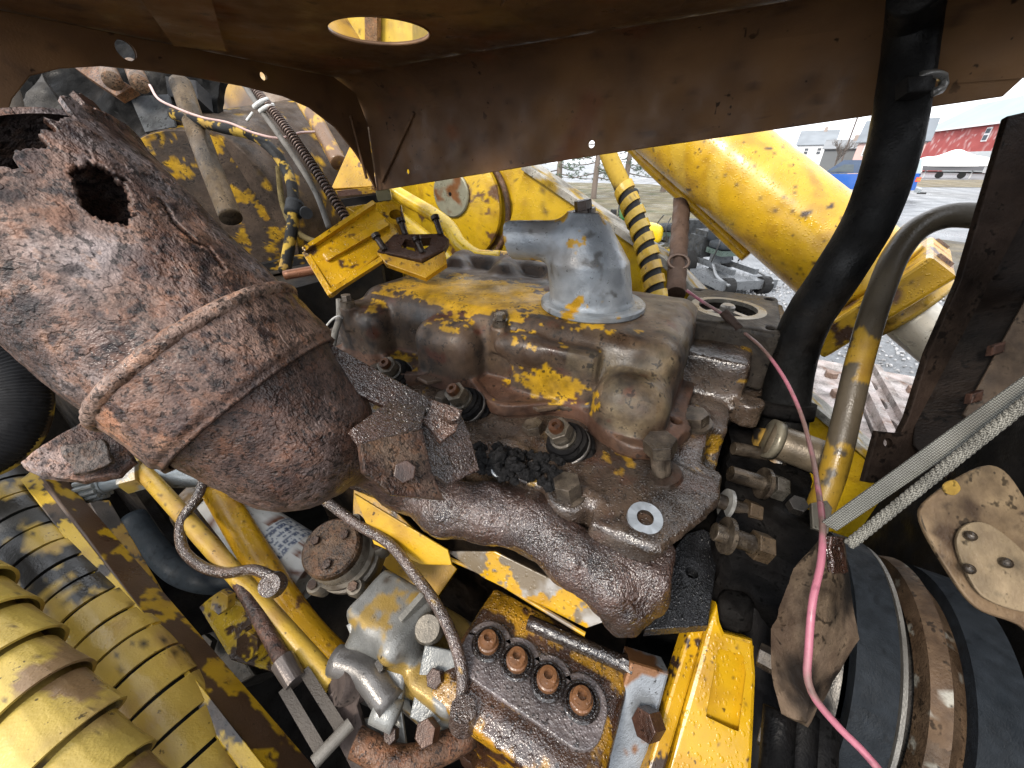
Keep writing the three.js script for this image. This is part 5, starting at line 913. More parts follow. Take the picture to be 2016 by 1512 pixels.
{
  const t = thing('hood_support', 'yellow triangular hood support with black rubber mount at the hood corner', 'bracket');
  part(t, 'gusset', plate([[652, 372, .90], [700, 262, .92], [720, 300, .915], [742, 352, .91], [740, 366, .905]].map(a => PD(...a)), .008), 'wetpaint', yel(-.18, () => [.14, .075, .035], 24), { L: .006 });
  part(t, 'foot_channel', bar(PD(655, 382, .89), PD(752, 372, .90), .03, .012), 'wetpaint', yel(.05, () => [.11, .05, .028], 24), { L: .006 });
  part(t, 'rubber_mount', bar(PD(672, 402, .88), PD(768, 388, .90), .03, .020), 'rubber', C.black, { L: .01 });
  part(t, 'mount_plate', bar(PD(742, 385, .885), PD(770, 382, .89), .034, .022), 'steel', flat(.12, .11, .06));
}
{
  const t = thing('yellow_mount_bracket', 'bright yellow cast bracket with raised lips at the rear end of the valve cover', 'bracket');
  const yc = yel(-.30, () => [.08, .045, .025], 26, [.62, .35, .010]);
  part(t, 'channel_web', plate([[600, 498, .60], [735, 404, .64], [775, 440, .635], [790, 470, .63], [648, 578, .575]].map(a => PD(...a)), .012, { b: .003, holes: [[PD(692, 446, .622), .0042], [PD(617, 502, .60), .0038]] }), 'wetpaint', yc, { L: .006 });
  part(t, 'upper_lip', bar(PD(598, 494, .594), PD(738, 400, .632), .007, .010, V(.3, .3, 1)), 'wetpaint', yc, { L: .004 });
  part(t, 'centre_rib', bar(PD(640, 512, .597), PD(765, 440, .628), .012, .016, V(.3, .3, 1), .005), 'wetpaint', yc, { L: .004 });
  part(t, 'lower_lip', bar(PD(648, 578, .57), PD(792, 486, .62), .007, .010, V(.3, .3, 1)), 'wetpaint', yc, { L: .004 });
  part(t, 'end_cap', plate([[594, 497, .599], [606, 492, .60], [655, 574, .574], [645, 582, .572]].map(a => PD(...a)), .008), 'wetpaint', yc, { L: .004 });
  part(t, 'rear_box', plate([[680, 408, .70], [770, 392, .71], [790, 402, .71], [795, 440, .70], [740, 446, .69]].map(a => PD(...a)), .05, { b: .003, holes: [[PD(778, 420, .70), .014]] }), 'wetpaint', yel(-.15, () => [.07, .04, .025], 24), { L: .005 });
}
{
  const t = thing('flange_frame', 'dark brown open flange with two triangular windows and four studs, on the yellow bracket', 'flange');
  const O = [[742, 492, .60], [775, 462, .625], [872, 458, .635], [884, 470, .63], [872, 492, .615], [830, 512, .60]].map(a => PD(...a)), W1 = [[785, 487, .608], [797, 468, .622], [815, 470, .62], [822, 496, .605]].map(a => PD(...a)), W2 = [[822, 467, .625], [852, 466, .628], [848, 484, .617], [832, 494, .609]].map(a => PD(...a));
  part(t, 'frame', plate(O, .016, { cuts: [W1, W2], b: .002 }), 'wetpaint', flat(.07, .038, .026, .4, 40), { L: .004 });
  part(t, 'yellow_skirt', plate([[742, 498, .602], [832, 516, .602], [876, 494, .616], [880, 520, .61], [838, 545, .595], [760, 520, .598]].map(a => PD(...a)), .012), 'wetpaint', yel(-.05, () => [.07, .04, .026], 26, [.58, .32, .012]), { L: .004 });
  for (const [x0, y0, x1, y1, d] of [[757, 492, 742, 468, .60], [798, 462, 790, 438, .63], [868, 462, 858, 432, .632], [832, 498, 822, 474, .608]]) { const s = part(t, 'stud', sweep([PD(x0, y0, d), PD(x1, y1, d)], .005, { straight: true, n: 14 }), 'bolt', flat(.045, .030, .024)); part(s, 'stud_head', place(cyl(.007, .007, .006, 16), PD(x1, y1, d), PD(x1, y1, d).sub(PD(x0, y0, d))), 'bolt', flat(.05, .035, .028)); }
}
single('copper_pipe', 'short copper coloured pipe between the exhaust weld and the yellow bracket', 'pipe', sweep([PD(560, 542, .62), PD(640, 528, .63)], .0075, { straight: true }), 'steel', flat(.26, .11, .055));
{
  const t = thing('grey_lead', 'grey lead with a white tie hanging below the yellow bracket', 'cable');
  part(t, 'lead', sweep([[668, 590, .58], [668, 625, .575], [660, 655, .57], [655, 680, .57]].map(a => PD(...a)), .0048), 'rubber', flat(.22, .21, .19));
  part(t, 'tie', sweep([[640, 645, .575], [655, 628, .565], [668, 622, .562], [674, 626, .568]].map(a => PD(...a)), .0016, { n: 8 }), 'plain', flat(.62, .62, .6, .1));
}
// ================================================================ LOADER FRAME BEYOND THE ENGINE
{
  const t = thing('pivot_tower', 'yellow loader tower with round boss and flaking paint beyond the valve cover', 'loader frame');
  const z = -.78, c = PZ(908, 405, z), yc = yel(-.22, () => [.14, .075, .04], 9, [.60, .38, .015]);
  part(t, 'side_plate', plate([[700, 240, z], [1022, 240, z], [1032, 340, z], [1075, 700, z], [740, 700, z]].map(a => PZ(...a)), .03), 'wetpaint', yc, { L: .024 });
  part(t, 'boss_disc', place(lathe([[.0001, .02], [.155, .02], [.17, .012], [.172, 0]], 72), c.clone().add(V(0, 0, .02)), V(0, 0, 1)), 'wetpaint', yc, { L: .012 });
  part(t, 'rust_ring', place(new THREE.TorusGeometry(.178, .009, 10, 80).rotateX(Math.PI / 2), c.clone().add(V(.012, -.012, .012)), V(0, 0, 1)), 'rust', flat(.13, .075, .045, .5, 20), { L: .012 });
}
{
  const t = thing('round_cover', 'greenish round steel cover with rust stain and centre hole, on the yellow boss', 'cover');
  const c = PZ(888, 382, -.735);
  part(t, 'disc', place(lathe([[.006, .005], [.066, .005], [.070, .002], [.070, -.003]], 64), c, V(0, 0, 1)), 'steel', (x, y, z) => { const r = Math.hypot(x - c.x, y - c.y); return mixc([.34, .33, .24], [.24, .10, .035], ss(.0, .25, fb(x, y, z, 14) + .25 - r * 5)); }, { L: .006 });
  part(t, 'dark_hole_disc', place(lathe([[.0001, .0052], [.006, .0052]], 20), c, V(0, 0, 1)), 'greasy', C.black);  // flat black disc stands in for the dark of the centre hole
}
for (const [P, label] of [[[[752, 362, .98], [800, 392, .97], [855, 424, .95], [885, 448, .93], [905, 480, .915], [940, 505, .905], [985, 508, .90]], 'upper bright yellow hydraulic tube bending down to the clamp block'], [[[765, 415, .98], [820, 455, .96], [870, 500, .93], [905, 540, .90]], 'lower bright yellow hydraulic tube below its twin']])
  single('hydraulic_tube', label, 'tube', sweep(P.map(a => PD(...a)), .0175, { n: 22, step: .008 }), 'wetpaint', yel(-.55, C.iron, 12, [.68, .46, .025]), { L: .008, group: 'hydraulic tubes' });
{
  const t = thing('tube_clamp_block', 'yellow bolted clamp block where the hydraulic tubes end', 'clamp');
  part(t, 'block', plate([[925, 488, .89], [985, 492, .89], [1065, 500, .88], [1072, 545, .87], [1000, 560, .87], [920, 535, .88]].map(a => PD(...a)), .04, { b: .006 }), 'wetpaint', yel(-.1, () => [.08, .045, .028], 16), { L: .006 });
  for (const [px, py] of [[1022, 520], [945, 520], [985, 540], [1048, 508]]) part(t, 'clamp_bolt', place(hex(.014, .014), PD(px, py, .868), V(-.2, .5, .8), px), 'rust', flat(.10, .055, .035), { L: .004 });
}
{
  const t = thing('loader_arm', 'yellow loader lift arm with a worn whitish top edge, sloping down to the front', 'loader arm');
  const z = -.60, yc = yel(-.42, () => [.22, .12, .05], 10, [.62, .40, .014]);
  const T0 = PZ(1035, 322, z), T1 = PZ(1310, 508, z), T2 = PZ(1575, 772, z), T3 = PZ(1722, 895, z), d3 = T3.clone().add(V(.5, -.36, 0));
  const dn = p => p.clone().add(V(-.10, -.30, 0));
  part(t, 'side_plate', plate([T0, T1, T2, T3, d3, dn(d3), dn(T3), dn(T2), dn(T1), dn(T0)], .02), 'wetpaint', yc, { L: .02 });
  const wc = (x, y, zz) => mixc(mixc([.62, .60, .54], [.40, .38, .33], fb(x, y, zz, 20) + .5), [.56, .36, .03], ss(.05, .2, fb(x * .5, y, zz, 30)));
  const w = V(0, 0, -.075), L = [T0, T1, T2, T3, d3];
  for (let i = 0; i < 4; i++) part(t, 'top_edge', plate([L[i].clone().add(V(0, .001, .012)), L[i + 1].clone().add(V(0, .001, .012)), L[i + 1].clone().add(w), L[i].clone().add(w)], .016), 'greasy', wc, { L: .014 });
}
{
  const t = thing('lift_cylinder', 'big yellow hydraulic lift cylinder with chipped paint beads and bolted gland', 'hydraulic cylinder');
  const a = PD(1195, 130, .98), b = PD(1712, 560, .79), d = b.clone().sub(a).normalize();
  const yc = (x, y, z, nx, ny, nz) => { let c = yel(-.46, () => [.085, .045, .028], 30, [.62, .375, .018])(x, y, z, nx, ny, nz); c = mixc(c, [.055, .032, .02], ss(.60, .63, n3(x * 60, y * 60, z * 60) + .2 * n3(x * 150, y * 150, z * 150))); return mixc(c, [.70, .50, .09], ss(.30, .5, n3(x * 20, y * 5, z * 20)) * .4); };
  part(t, 'barrel', sweep([a, b], .095, { straight: true, n: 72, step: .008 }), 'wetpaint', yc, { L: .009 });
  part(t, 'seam_pipe', sweep([PD(1165, 180, 1.08), PD(1250, 298, 1.03), PD(1402, 440, .97), PD(1470, 505, .94)], .014, { n: 18 }), 'wetpaint', yc, { L: .007 });
  const s = d.clone().cross(UPV).normalize(), u = s.clone().cross(d).normalize();
  const F = (k, q, h) => b.clone().addScaledVector(d, h).addScaledVector(s, k).addScaledVector(u, q);
  part(t, 'gland_flange', plate([F(-.115, -.105, 0), F(.165, -.105, 0), F(.165, .105, 0), F(-.115, .105, 0)].map(p => p), .05, { b: .006 }), 'wetpaint', (x, y, z) => mixc(yel(-.22, () => [.085, .045, .028], 20, [.58, .34, .02])(x, y, z), [.16, .085, .05], ss(.18, .3, fb(x, y, z, 12))), { L: .008 });
  part(t, 'gland_head', sweep([b, F(0, 0, .085)], .085, { straight: true, n: 48 }), 'wetpaint', yel(-.3, () => [.085, .045, .028], 16, [.48, .30, .03]), { L: .01 });
  for (const [k, q] of [[-.105, -.09], [.105, -.09], [.105, .09], [-.105, .09]]) part(t, 'gland_bolt', place(hex(.021, .026), F(k, q, .012), d, k * 9), 'rust', flat(.15, .085, .05), { L: .006 });
  part(t, 'rod', sweep([F(0, 0, .08), F(0, 0, .75)], .045, { straight: true, n: 36, step: .02 }), 'steel', (x, y, z) => mixc([.42, .36, .20], [.55, .52, .45], ss(-.2, .2, n3(x * 9, y * 9, z * 9))), { L: .012 });
}
{
  const t = thing('guarded_hose', 'black hose with spaced yellow spiral guard behind the breather', 'hose');
  const P = [[1180, 240, .80], [1200, 310, .80], [1225, 365, .79], [1252, 430, .78], [1275, 500, .765], [1290, 575, .75], [1296, 640, .74]].map(a => PD(...a));
  part(t, 'hose', sweep(P, .0175, { n: 20 }), 'rubber', (x, y, z) => mixc([.42, .28, .04], [.035, .035, .036], ss(1.715, 1.70, y)), { L: .006 });
  part(t, 'spiral_guard', spiral(P.slice(2), .0185, .030, .0165, .003), 'paint', yel(-.55, C.grease, 14, [.62, .40, .04]));
}
{
  const t = thing('brown_hose', 'brown corded hose with a loose ring clamp beside the thermostat housing', 'hose');
  const P = [[1346, 300, 1.06], [1342, 400, 1.0], [1336, 490, .92], [1330, 580, .84]].map(a => PD(...a));
  part(t, 'hose', sweep(P, tt => .0205 + .0008 * Math.sin(tt * 60), { n: 20, step: .003 }), 'rubber', flat(.10, .065, .048));
  part(t, 'ring_clamp', place(new THREE.TorusGeometry(.0215, .0035, 8, 36).rotateX(Math.PI / 2), PD(1336, 516, .87), V(.1, .7, .45)), 'steel', flat(.14, .09, .065));
}
// ================================================================ TRACK: shoes with grousers, bolts and mud holes
{
  const t = thing('crawler_track', 'pale dried mud coated crawler track shoes on the far side of the machine', 'track');
  const Y0 = .95, z0 = -1.02, z1 = -1.72, pitch = .27, mc = (x, y, z) => mixc(mixc([.50, .42, .39], [.66, .60, .58], ss(-.3, .3, fb(x, y, z, 9))), [.34, .20, .14], ss(.18, .4, fb(x + 3, y, z, 16)));
  const sh = new THREE.Shape([[0, 0], [pitch - .012, 0], [pitch - .012, z0 - z1], [0, z0 - z1]].map(a => new THREE.Vector2(...a)));
  for (const cz of [.20, .36, .52]) { const h = new THREE.Path(); h.absellipse(.062, cz, .017, .045, 0, Math.PI * 2, true); sh.holes.push(h); }
  const g = new THREE.ExtrudeGeometry(sh, { depth: .02, bevelEnabled: true, bevelSize: .003, bevelThickness: .003, bevelOffset: -.003, bevelSegments: 1, curveSegments: 16 }); g.rotateX(-Math.PI / 2); g.translate(0, 0, z0 - 0);
  const gr = box(.010, .036, .018, .058, z1, z0, .006), gb = box(.088, .110, .018, .050, z1, z0, .006);
  const sg = finish(g.clone(), mc, { L: .02 }), gg = finish(merge([gr]), mc, { L: .02 }), g2 = finish(merge([gb]), mc, { L: .02 }), bg = finish(hex(.024, .026, .003), flat(.36, .25, .20));
  const mk = (n, q, p) => { const m = new THREE.Mesh(q, mats.greasy); m.name = n; m.castShadow = m.receiveShadow = true; p.add(m); return m; };
  for (let i = -3; i < 7; i++) { const s = mk('track_shoe', sg, t); s.position.set(.30 + i * pitch, Y0 - .02, 0); mk('grouser', gg, s); mk('grouser', g2, s); for (const bz of [-1.20, -1.36, -1.54]) { const b = mk('shoe_bolt', bg, s); b.position.set(.19, .021, bz); b.rotation.y = i + bz; } }
  part(t, 'track_frame', box(-1.2, 1.7, .25, .84, -1.52, -1.18, .02), 'greasy', C.grease, { L: .1 });
}
// ================================================================ THE YARD AND WHAT STANDS IN IT
const tower = (() => { const z = -1.0, t = thing('cab_tower', 'yellow upright panel with a rusty brown strip, seen through the round hood hole', 'loader frame'); const yc = yel(-.5, () => [.2, .1, .05], 7, [.62, .42, .05]);
  part(t, 'panel', plate([[575, -60, z], [812, -60, z], [812, 330, z], [575, 330, z]].map(a => PZ(...a)), .02), 'paint', yc, { L: .03 });
  part(t, 'rust_strip', plate([[716, -60, z + .03], [742, -60, z + .03], [742, 330, z + .03], [722, 330, z + .03]].map(a => PZ(...a)), .02), 'rust', flat(.26, .14, .06, .5, 8), { L: .02 });
  part(t, 'side_edge', plate([[806, -60, z - .01], [814, -60, z - .01], [814, 330, z - .01], [806, 330, z - .01]].map(a => PZ(...a)), .08), 'paint', yc, { L: .05 });
  return t; })();
function sheet(name, pts, y, m, col, L) { // flat piece of ground, structure
  const s = new THREE.Shape(pts.map(p => new THREE.Vector2(p[0], -p[1]))), g = new THREE.ShapeGeometry(s); g.rotateX(-Math.PI / 2); g.translate(0, y, 0);
  const me = new THREE.Mesh(finish(g, col, { L }), m); me.name = name; me.userData.kind = 'structure'; me.receiveShadow = true; scene.add(me); return me;
}
const gm = (key, tone, rough, bs) => { const m = new THREE.MeshPhysicalMaterial({ name: key, vertexColors: true, roughness: rough, map: rep(T.ground, 3.1), bumpMap: rep(T.ground, .9), bumpScale: bs, roughnessMap: rep(T.gloss, 4.3), side: THREE.DoubleSide }); return m; };
const lot = gm('lot', 1, .62, .012), turf = gm('turf', 1, 1.3, .05);
sheet('ground', [[-600, 60], [600, 60], [600, -600], [-600, -600]], 0, lot, (x, y, z) => { const a = fb(x, 0, z, .35, 4), b = fb(x, 0, z, 2.3, 3); return mixc(mixc([.20, .215, .23], [.30, .315, .33], ss(-.3, .3, a)), [.17, .165, .155], ss(.0, .35, b)); }, 14);
const grassC = (x, y, z) => mixc(mixc([.26, .22, .12], [.34, .29, .17], ss(-.3, .3, fb(x, 0, z, .8))), [.15, .17, .075], ss(.0, .3, fb(x + 3, 0, z, 1.6)));
sheet('grass_verge', [[-60, -9.5], [-2.0, -9.2], [.3, -10.5], [1.2, -13], [.5, -24], [-8, -40], [-60, -40]], .02, turf, grassC, 1.2);
sheet('dirt_strip', [[7, -44], [40, -58], [46, -80], [9, -62]], .02, turf, (x, y, z) => mixc([.36, .29, .16], [.26, .22, .15], ss(-.2, .3, fb(x, 0, z, .6))), 2);
sheet('dirt_patch', [[1.4, -8.2], [2.8, -7.4], [5.2, -8.8], [6.2, -13], [4.2, -14.5], [2.2, -12]], .016, turf, (x, y, z) => mixc([.30, .25, .16], [.22, .21, .19], ss(-.2, .3, fb(x, 0, z, 1.2))), .6);
// loose stones on the near gravel
{
  const g = new THREE.IcosahedronGeometry(1, 0), m = new THREE.InstancedMesh(g, new THREE.MeshStandardMaterial({ roughness: .7, color: 0xffffff }), 5200), M4 = new THREE.Matrix4(), q = new THREE.Quaternion(), c = new THREE.Color();
  for (let i = 0; i < 5200; i++) { const x = rr(-.6, 3.4), z = -rr(1.8, 8.5), s = rr(.006, .02); q.setFromEuler(new THREE.Euler(rnd() * 6, rnd() * 6, rnd() * 6)); M4.compose(V(x, s * .4, z), q, V(s * rr(.8, 1.5), s * .7, s)); m.setMatrixAt(i, M4); const k = rr(.16, .42); m.setColorAt(i, c.setRGB(k, k * 1.01, k * 1.03)); }
  m.name = 'gravel'; m.userData = { label: 'loose wet grey gravel stones on the yard', category: 'gravel', kind: 'stuff' }; m.receiveShadow = m.castShadow = true; scene.add(m);
}
const fr = (o, ux, uz) => { const u = V(ux, 0, uz).normalize(), n = V(u.z, 0, -u.x); if (n.dot(o.clone().sub(EYE)) < 0) n.negate(); return (a, y, b) => o.clone().addScaledVector(u, a).addScaledVector(n, b).setY(y); };
const quadBox = (P, a0, a1, y0, y1, b0, b1) => { const g = new THREE.BoxGeometry(1, 1, 1), p = g.attributes.position; for (let i = 0; i < p.count; i++) { const v = P(lerp(a0, a1, p.getX(i) + .5), lerp(y0, y1, p.getY(i) + .5), lerp(b0, b1, p.getZ(i) + .5)); p.setXYZ(i, v.x, v.y, v.z); } const q = g.toNonIndexed(); q.computeVertexNormals(); return q; };
const slab = (P, pts, th) => plate(pts.map(a => P(...a)), th, { b: 0 });
{ // red barn
  const L = PY(1795, 337, 0), R = PY(1992, 345, 0), W = R.distanceTo(L), P = fr(L, R.x - L.x, R.z - L.z), t = thing('red_barn', 'long weathered red barn with pale metal roof across the yard', 'barn');
  const red = (x, y, z) => mixc(mixc([.42, .085, .075], [.34, .06, .055], ss(-.2, .3, fb(x, y, z, .6))), [.62, .42, .40], ss(.14, .3, fb(x * 1.5, y * 3, z * 1.5, .9)));
  part(t, 'front_wall', quadBox(P, -2, W * 1.9, 0, 7.7, 0, .3), 'far', red, { L: 1 });
  part(t, 'end_wall', slab(P, [[-2, 0, 0], [-2, 7.7, 0], [-2, 12.0, 7], [-2, 7.7, 14], [-2, 0, 14]], .3), 'far', red, { L: 1 });
  part(t, 'roof', slab(P, [[-2.8, 7.5, -.6], [W * 1.9, 7.5, -.6], [W * 1.9, 12.3, 7], [-2.8, 12.3, 7]], .2), 'far', flat(.27, .34, .345, .08, .4), { L: 3 });
  part(t, 'gutter', quadBox(P, -2.8, W * 1.9, 7.3, 7.55, -.75, -.55), 'far', flat(.75, .75, .75));
  part(t, 'downspout', quadBox(P, -1.9, -1.6, 3.0, 7.4, -.25, -.05), 'far', flat(.75, .75, .75));
  const win = (a, y, w, h) => { const wi = part(t, 'window', quadBox(P, a, a + w, y, y + h, -.12, -.02), 'far', flat(.8, .8, .8)); for (const k of [0, 1]) part(wi, 'pane', quadBox(P, a + .2, a + w - .2, y + .2 + k * (h / 2 - .02), y + h / 2 - .1 + k * (h / 2 - .1), -.16, -.11), 'far', flat(.08, .10, .12)); };
  win(W * .62, 4.9, 1.6, 2.1); win(W * 1.25, 4.9, 1.6, 2.1);
  const dr = part(t, 'sliding_door', quadBox(P, W * .40, W * 1.05, .1, 3.4, -.25, -.05), 'far', flat(.50, .54, .55, .15, .8), { L: .6 });
  for (let i = 0; i < 5; i++) part(dr, 'door_board', quadBox(P, W * .41 + i * W * .127, W * .41 + i * W * .127 + W * .120, .15, 3.3, -.32, -.24), 'far', flat(.52 + .04 * (i % 2), .56, .57, .15, 1.3));
}
{ // boat under a white cover on a trailer
  const o = PY(1860, 351, 0), P = fr(o, .95, .12), t = thing('covered_boat', 'boat under a bulging white tarpaulin on a trailer before the barn', 'boat');
  const g = new THREE.SphereGeometry(1, 64, 32), p = g.attributes.position;
  for (let i = 0; i < p.count; i++) { let x = p.getX(i), y = p.getY(i), z = p.getZ(i); const pk = .18 * Math.cos(x * 7) * Math.max(0, y) + .06 * n3(x * 3, y * 3, z * 3), yy = y > 0 ? y * (1.35 - .35 * x * x) + pk : y * .18; const v = P(x * 3.7, 1.35 + yy * 1.15, z * 1.15); p.setXYZ(i, v.x, v.y, v.z); } g.computeVertexNormals();
  part(t, 'tarpaulin', g, 'far', flat(.78, .78, .77, .06, 1));
  part(t, 'hull', quadBox(P, -3.3, 2.8, .85, 1.35, -.9, .9), 'far', flat(.10, .10, .11));
  part(t, 'trailer_beam', quadBox(P, -4, 3, .6, .75, -.15, .15), 'far', flat(.06, .06, .06));
  for (const a of [-.8, 1.2]) part(t, 'wheel', place(cyl(.36, .36, .25, 24), P(a, .36, -1.0), P(0, 0, 1).sub(P(0, 0, 0))), 'rubber', flat(.02, .02, .02));
  for (const a of [-2.2, 2.0]) part(t, 'stand', quadBox(P, a, a + .12, 0, .9, -.5, -.38), 'far', flat(.45, .45, .45));
}
{ // blue pickup
  const o = PY(1790, 399, 0), P = fr(o, -.93, -.25), t = thing('blue_pickup', 'bright blue pickup truck with red and amber tail lamp, seen from its rear corner', 'pickup truck');
  const blue = flat(.01, .085, .36, .08, 1), PT = (a, y, b) => P(a, y, b);
  const prof = (pts, b0, b1, name, col, m = 'wetpaint') => part(t, name, (() => { const s = new THREE.Shape(pts.map(a => new THREE.Vector2(...a))), g = new THREE.ExtrudeGeometry(s, { depth: 1, bevelEnabled: false }), p = g.attributes.position; for (let i = 0; i < p.count; i++) { const v = PT(p.getX(i), p.getY(i), lerp(b0, b1, p.getZ(i))); p.setXYZ(i, v.x, v.y, v.z); } g.computeVertexNormals(); return g; })(), m, col, { L: .2 });
  const pm = mat('carpaint', { rough: .25, clearcoat: 1, clearcoatRoughness: .05, cm: 0, gm: 0 });
  prof([[0, .55], [.1, 1.28], [2.3, 1.26], [2.35, 1.22], [3.9, 1.20], [5.2, 1.08], [5.35, .55], [4.9, .5], [4.7, .85], [4.0, .85], [3.8, .5], [1.6, .5], [1.4, .85], [.7, .85], [.5, .5]], -.02, 1.75, 'body', blue, 'carpaint');
  prof([[2.2, 1.26], [2.5, 1.85], [3.3, 1.85], [4.0, 1.22]], .12, 1.6, 'cab', flat(.03, .06, .12), 'carpaint');
  prof([[.08, 1.28], [.25, 1.86], [2.25, 1.86], [2.25, 1.26]], .08, 1.66, 'bed_topper', flat(.35, .42, .44, .1, 1), 'carpaint');
  prof([[.3, 1.38], [.42, 1.72], [2.0, 1.72], [2.0, 1.38]], .05, .085, 'topper_window', flat(.12, .15, .17), 'carpaint');
  prof([[-.03, .92], [-.02, 1.12], [.16, 1.12], [.16, .92]], -.04, .2, 'tail_lamp', (x, y, z) => y > 1.05 ? [.6, .03, .03] : y > .98 ? [.75, .25, .03] : [.6, .03, .03], 'carpaint');
  prof([[-.22, .45], [-.22, .60], [.02, .66], [.02, .45]], -.04, 1.78, 'rear_bumper', flat(.30, .33, .35), 'steel');
  prof([[-.45, .36], [-.45, .44], [-.1, .44], [-.1, .36]], .8, .9, 'tow_hitch', flat(.04, .04, .04), 'steel');
  for (const a of [1.05, 4.35]) { const w = part(t, 'wheel', place(cyl(.36, .36, .24, 32), PT(a, .36, .0), PT(0, 0, 1).sub(PT(0, 0, 0))), 'rubber', flat(.02, .02, .02)); part(w, 'rim', place(cyl(.22, .2, .02, 24), PT(a, .36, -.02), PT(0, 0, 0).sub(PT(0, 0, 1))), 'steel', flat(.35, .36, .37)); }
  prof([[2.7, 1.3], [2.8, 1.65], [3.2, 1.65], [3.75, 1.3]], .09, .12, 'side_window', flat(.05, .07, .08), 'carpaint');
}
function house(name, label, o, ux, uz, w, d, h, rh, wc, rc, wins) {
  const P = fr(o, ux, uz), t = thing(name, label, 'house');
  part(t, 'wall', quadBox(P, 0, w, 0, h, 0, d), 'far', wc, { L: 2 });
  part(t, 'gable', [slab(P, [[0, h, 0], [0, h + rh, d / 2], [0, h, d]], .2), slab(P, [[w, h, 0], [w, h + rh, d / 2], [w, h, d]], .2)], 'far', wc);
  part(t, 'roof', [slab(P, [[-.4, h - .2, -.5], [w + .4, h - .2, -.5], [w + .4, h + rh + .15, d / 2], [-.4, h + rh + .15, d / 2]], .15), slab(P, [[-.4, h - .2, d + .5], [w + .4, h - .2, d + .5], [w + .4, h + rh + .15, d / 2], [-.4, h + rh + .15, d / 2]], .15)], 'far', rc, { L: 2 });
  for (const [a, y, ww, hh] of wins) { const f = part(t, 'window', quadBox(P, a, a + ww, y, y + hh, -.1, -.02), 'far', flat(.75, .75, .75)); for (const k of [0, 1]) part(f, 'pane', quadBox(P, a + .12, a + ww - .12, y + .12 + k * (hh / 2 - .02), y + hh / 2 - .06 + k * (hh / 2 - .06), -.14, -.09), 'far', flat(.08, .09, .1)); }
  part(t, 'chimney', quadBox(P, w * .6, w * .6 + .8, h + rh * .5, h + rh + 1.0, d / 2 - .4, d / 2 + .4), 'far', flat(.3, .25, .22));
}
house('white_house', 'white house with grey pitched roof far beyond the lift cylinder', PY(1555, 333, 0), .99, .1, 8.5, 9, 6.2, 3.2, flat(.72, .73, .73, .04, .5), flat(.20, .22, .24), [[2, 3.6, 1.1, 1.7], [5, 3.6, 1.1, 1.7]]);
house('pink_house', 'pale brick house with dark grey roof and white window, beside the bare tree', PY(1668, 341, 0), .97, .2, 9, 9, 5.0, 3.0, flat(.52, .36, .33, .1, .8), flat(.16, .18, .20), [[1.0, 2.7, 1.3, 1.8], [5.0, 2.7, 1.3, 1.8]]);
house('grey_shed', 'dark grey shed between the white house and the bare tree', PY(1608, 338, 0), .98, .15, 7, 6, 4.4, 1.2, flat(.14, .15, .155, .1, .5), flat(.2, .21, .22), []);
single('utility_pole', 'thin wooden utility pole beside the grey shed', 'pole', [sweep([PY(1648, 340, 0), PY(1648, 340, 0).setY(9.5)], .14, { straight: true, step: 2 }), bar(PY(1641, 340, 0).setY(8.9), PY(1655, 340, 0).setY(8.9), .15, .15)], 'far', flat(.13, .11, .10));
function bareTree(o, H, label) {
  const t = thing('bare_tree', label, 'tree', 'bare trees'), tr = [], cr = [];
  const go = (p, d, L, r, k) => { const q = p.clone().addScaledVector(d, L), mid = p.clone().lerp(q, .5).add(V(rr(-1, 1), rr(-1, 1), rr(-1, 1)).multiplyScalar(L * .06)); (k < 2 ? tr : cr).push(sweep([p, mid, q], tt => lerp(r, r * .62, tt), { n: k < 2 ? 8 : 4, k: 3, caps: false })); if (k > 4) return; const m = k < 2 ? 4 : 3; for (let i = 0; i < m; i++) { const nd = d.clone().add(V(rr(-1, 1), rr(-.15, .75), rr(-1, 1)).multiplyScalar(.75)).normalize(); go(p.clone().lerp(q, i ? rr(.45, 1) : 1), nd, L * rr(.6, .82), r * .62, k + 1); } };
  go(o, V(.03, 1, 0), H * .27, H * .022, 0);
  part(t, 'trunk', tr, 'far', flat(.12, .10, .085)); part(t, 'crown', cr, 'far', flat(.14, .12, .105));
}
bareTree(PY(1636, 343, 0), 6.5, 'leafless tree between the white house and the pale brick house');
bareTree(PY(2008, 334, 0), 14, 'leafless tree rising behind the end of the red barn roof');
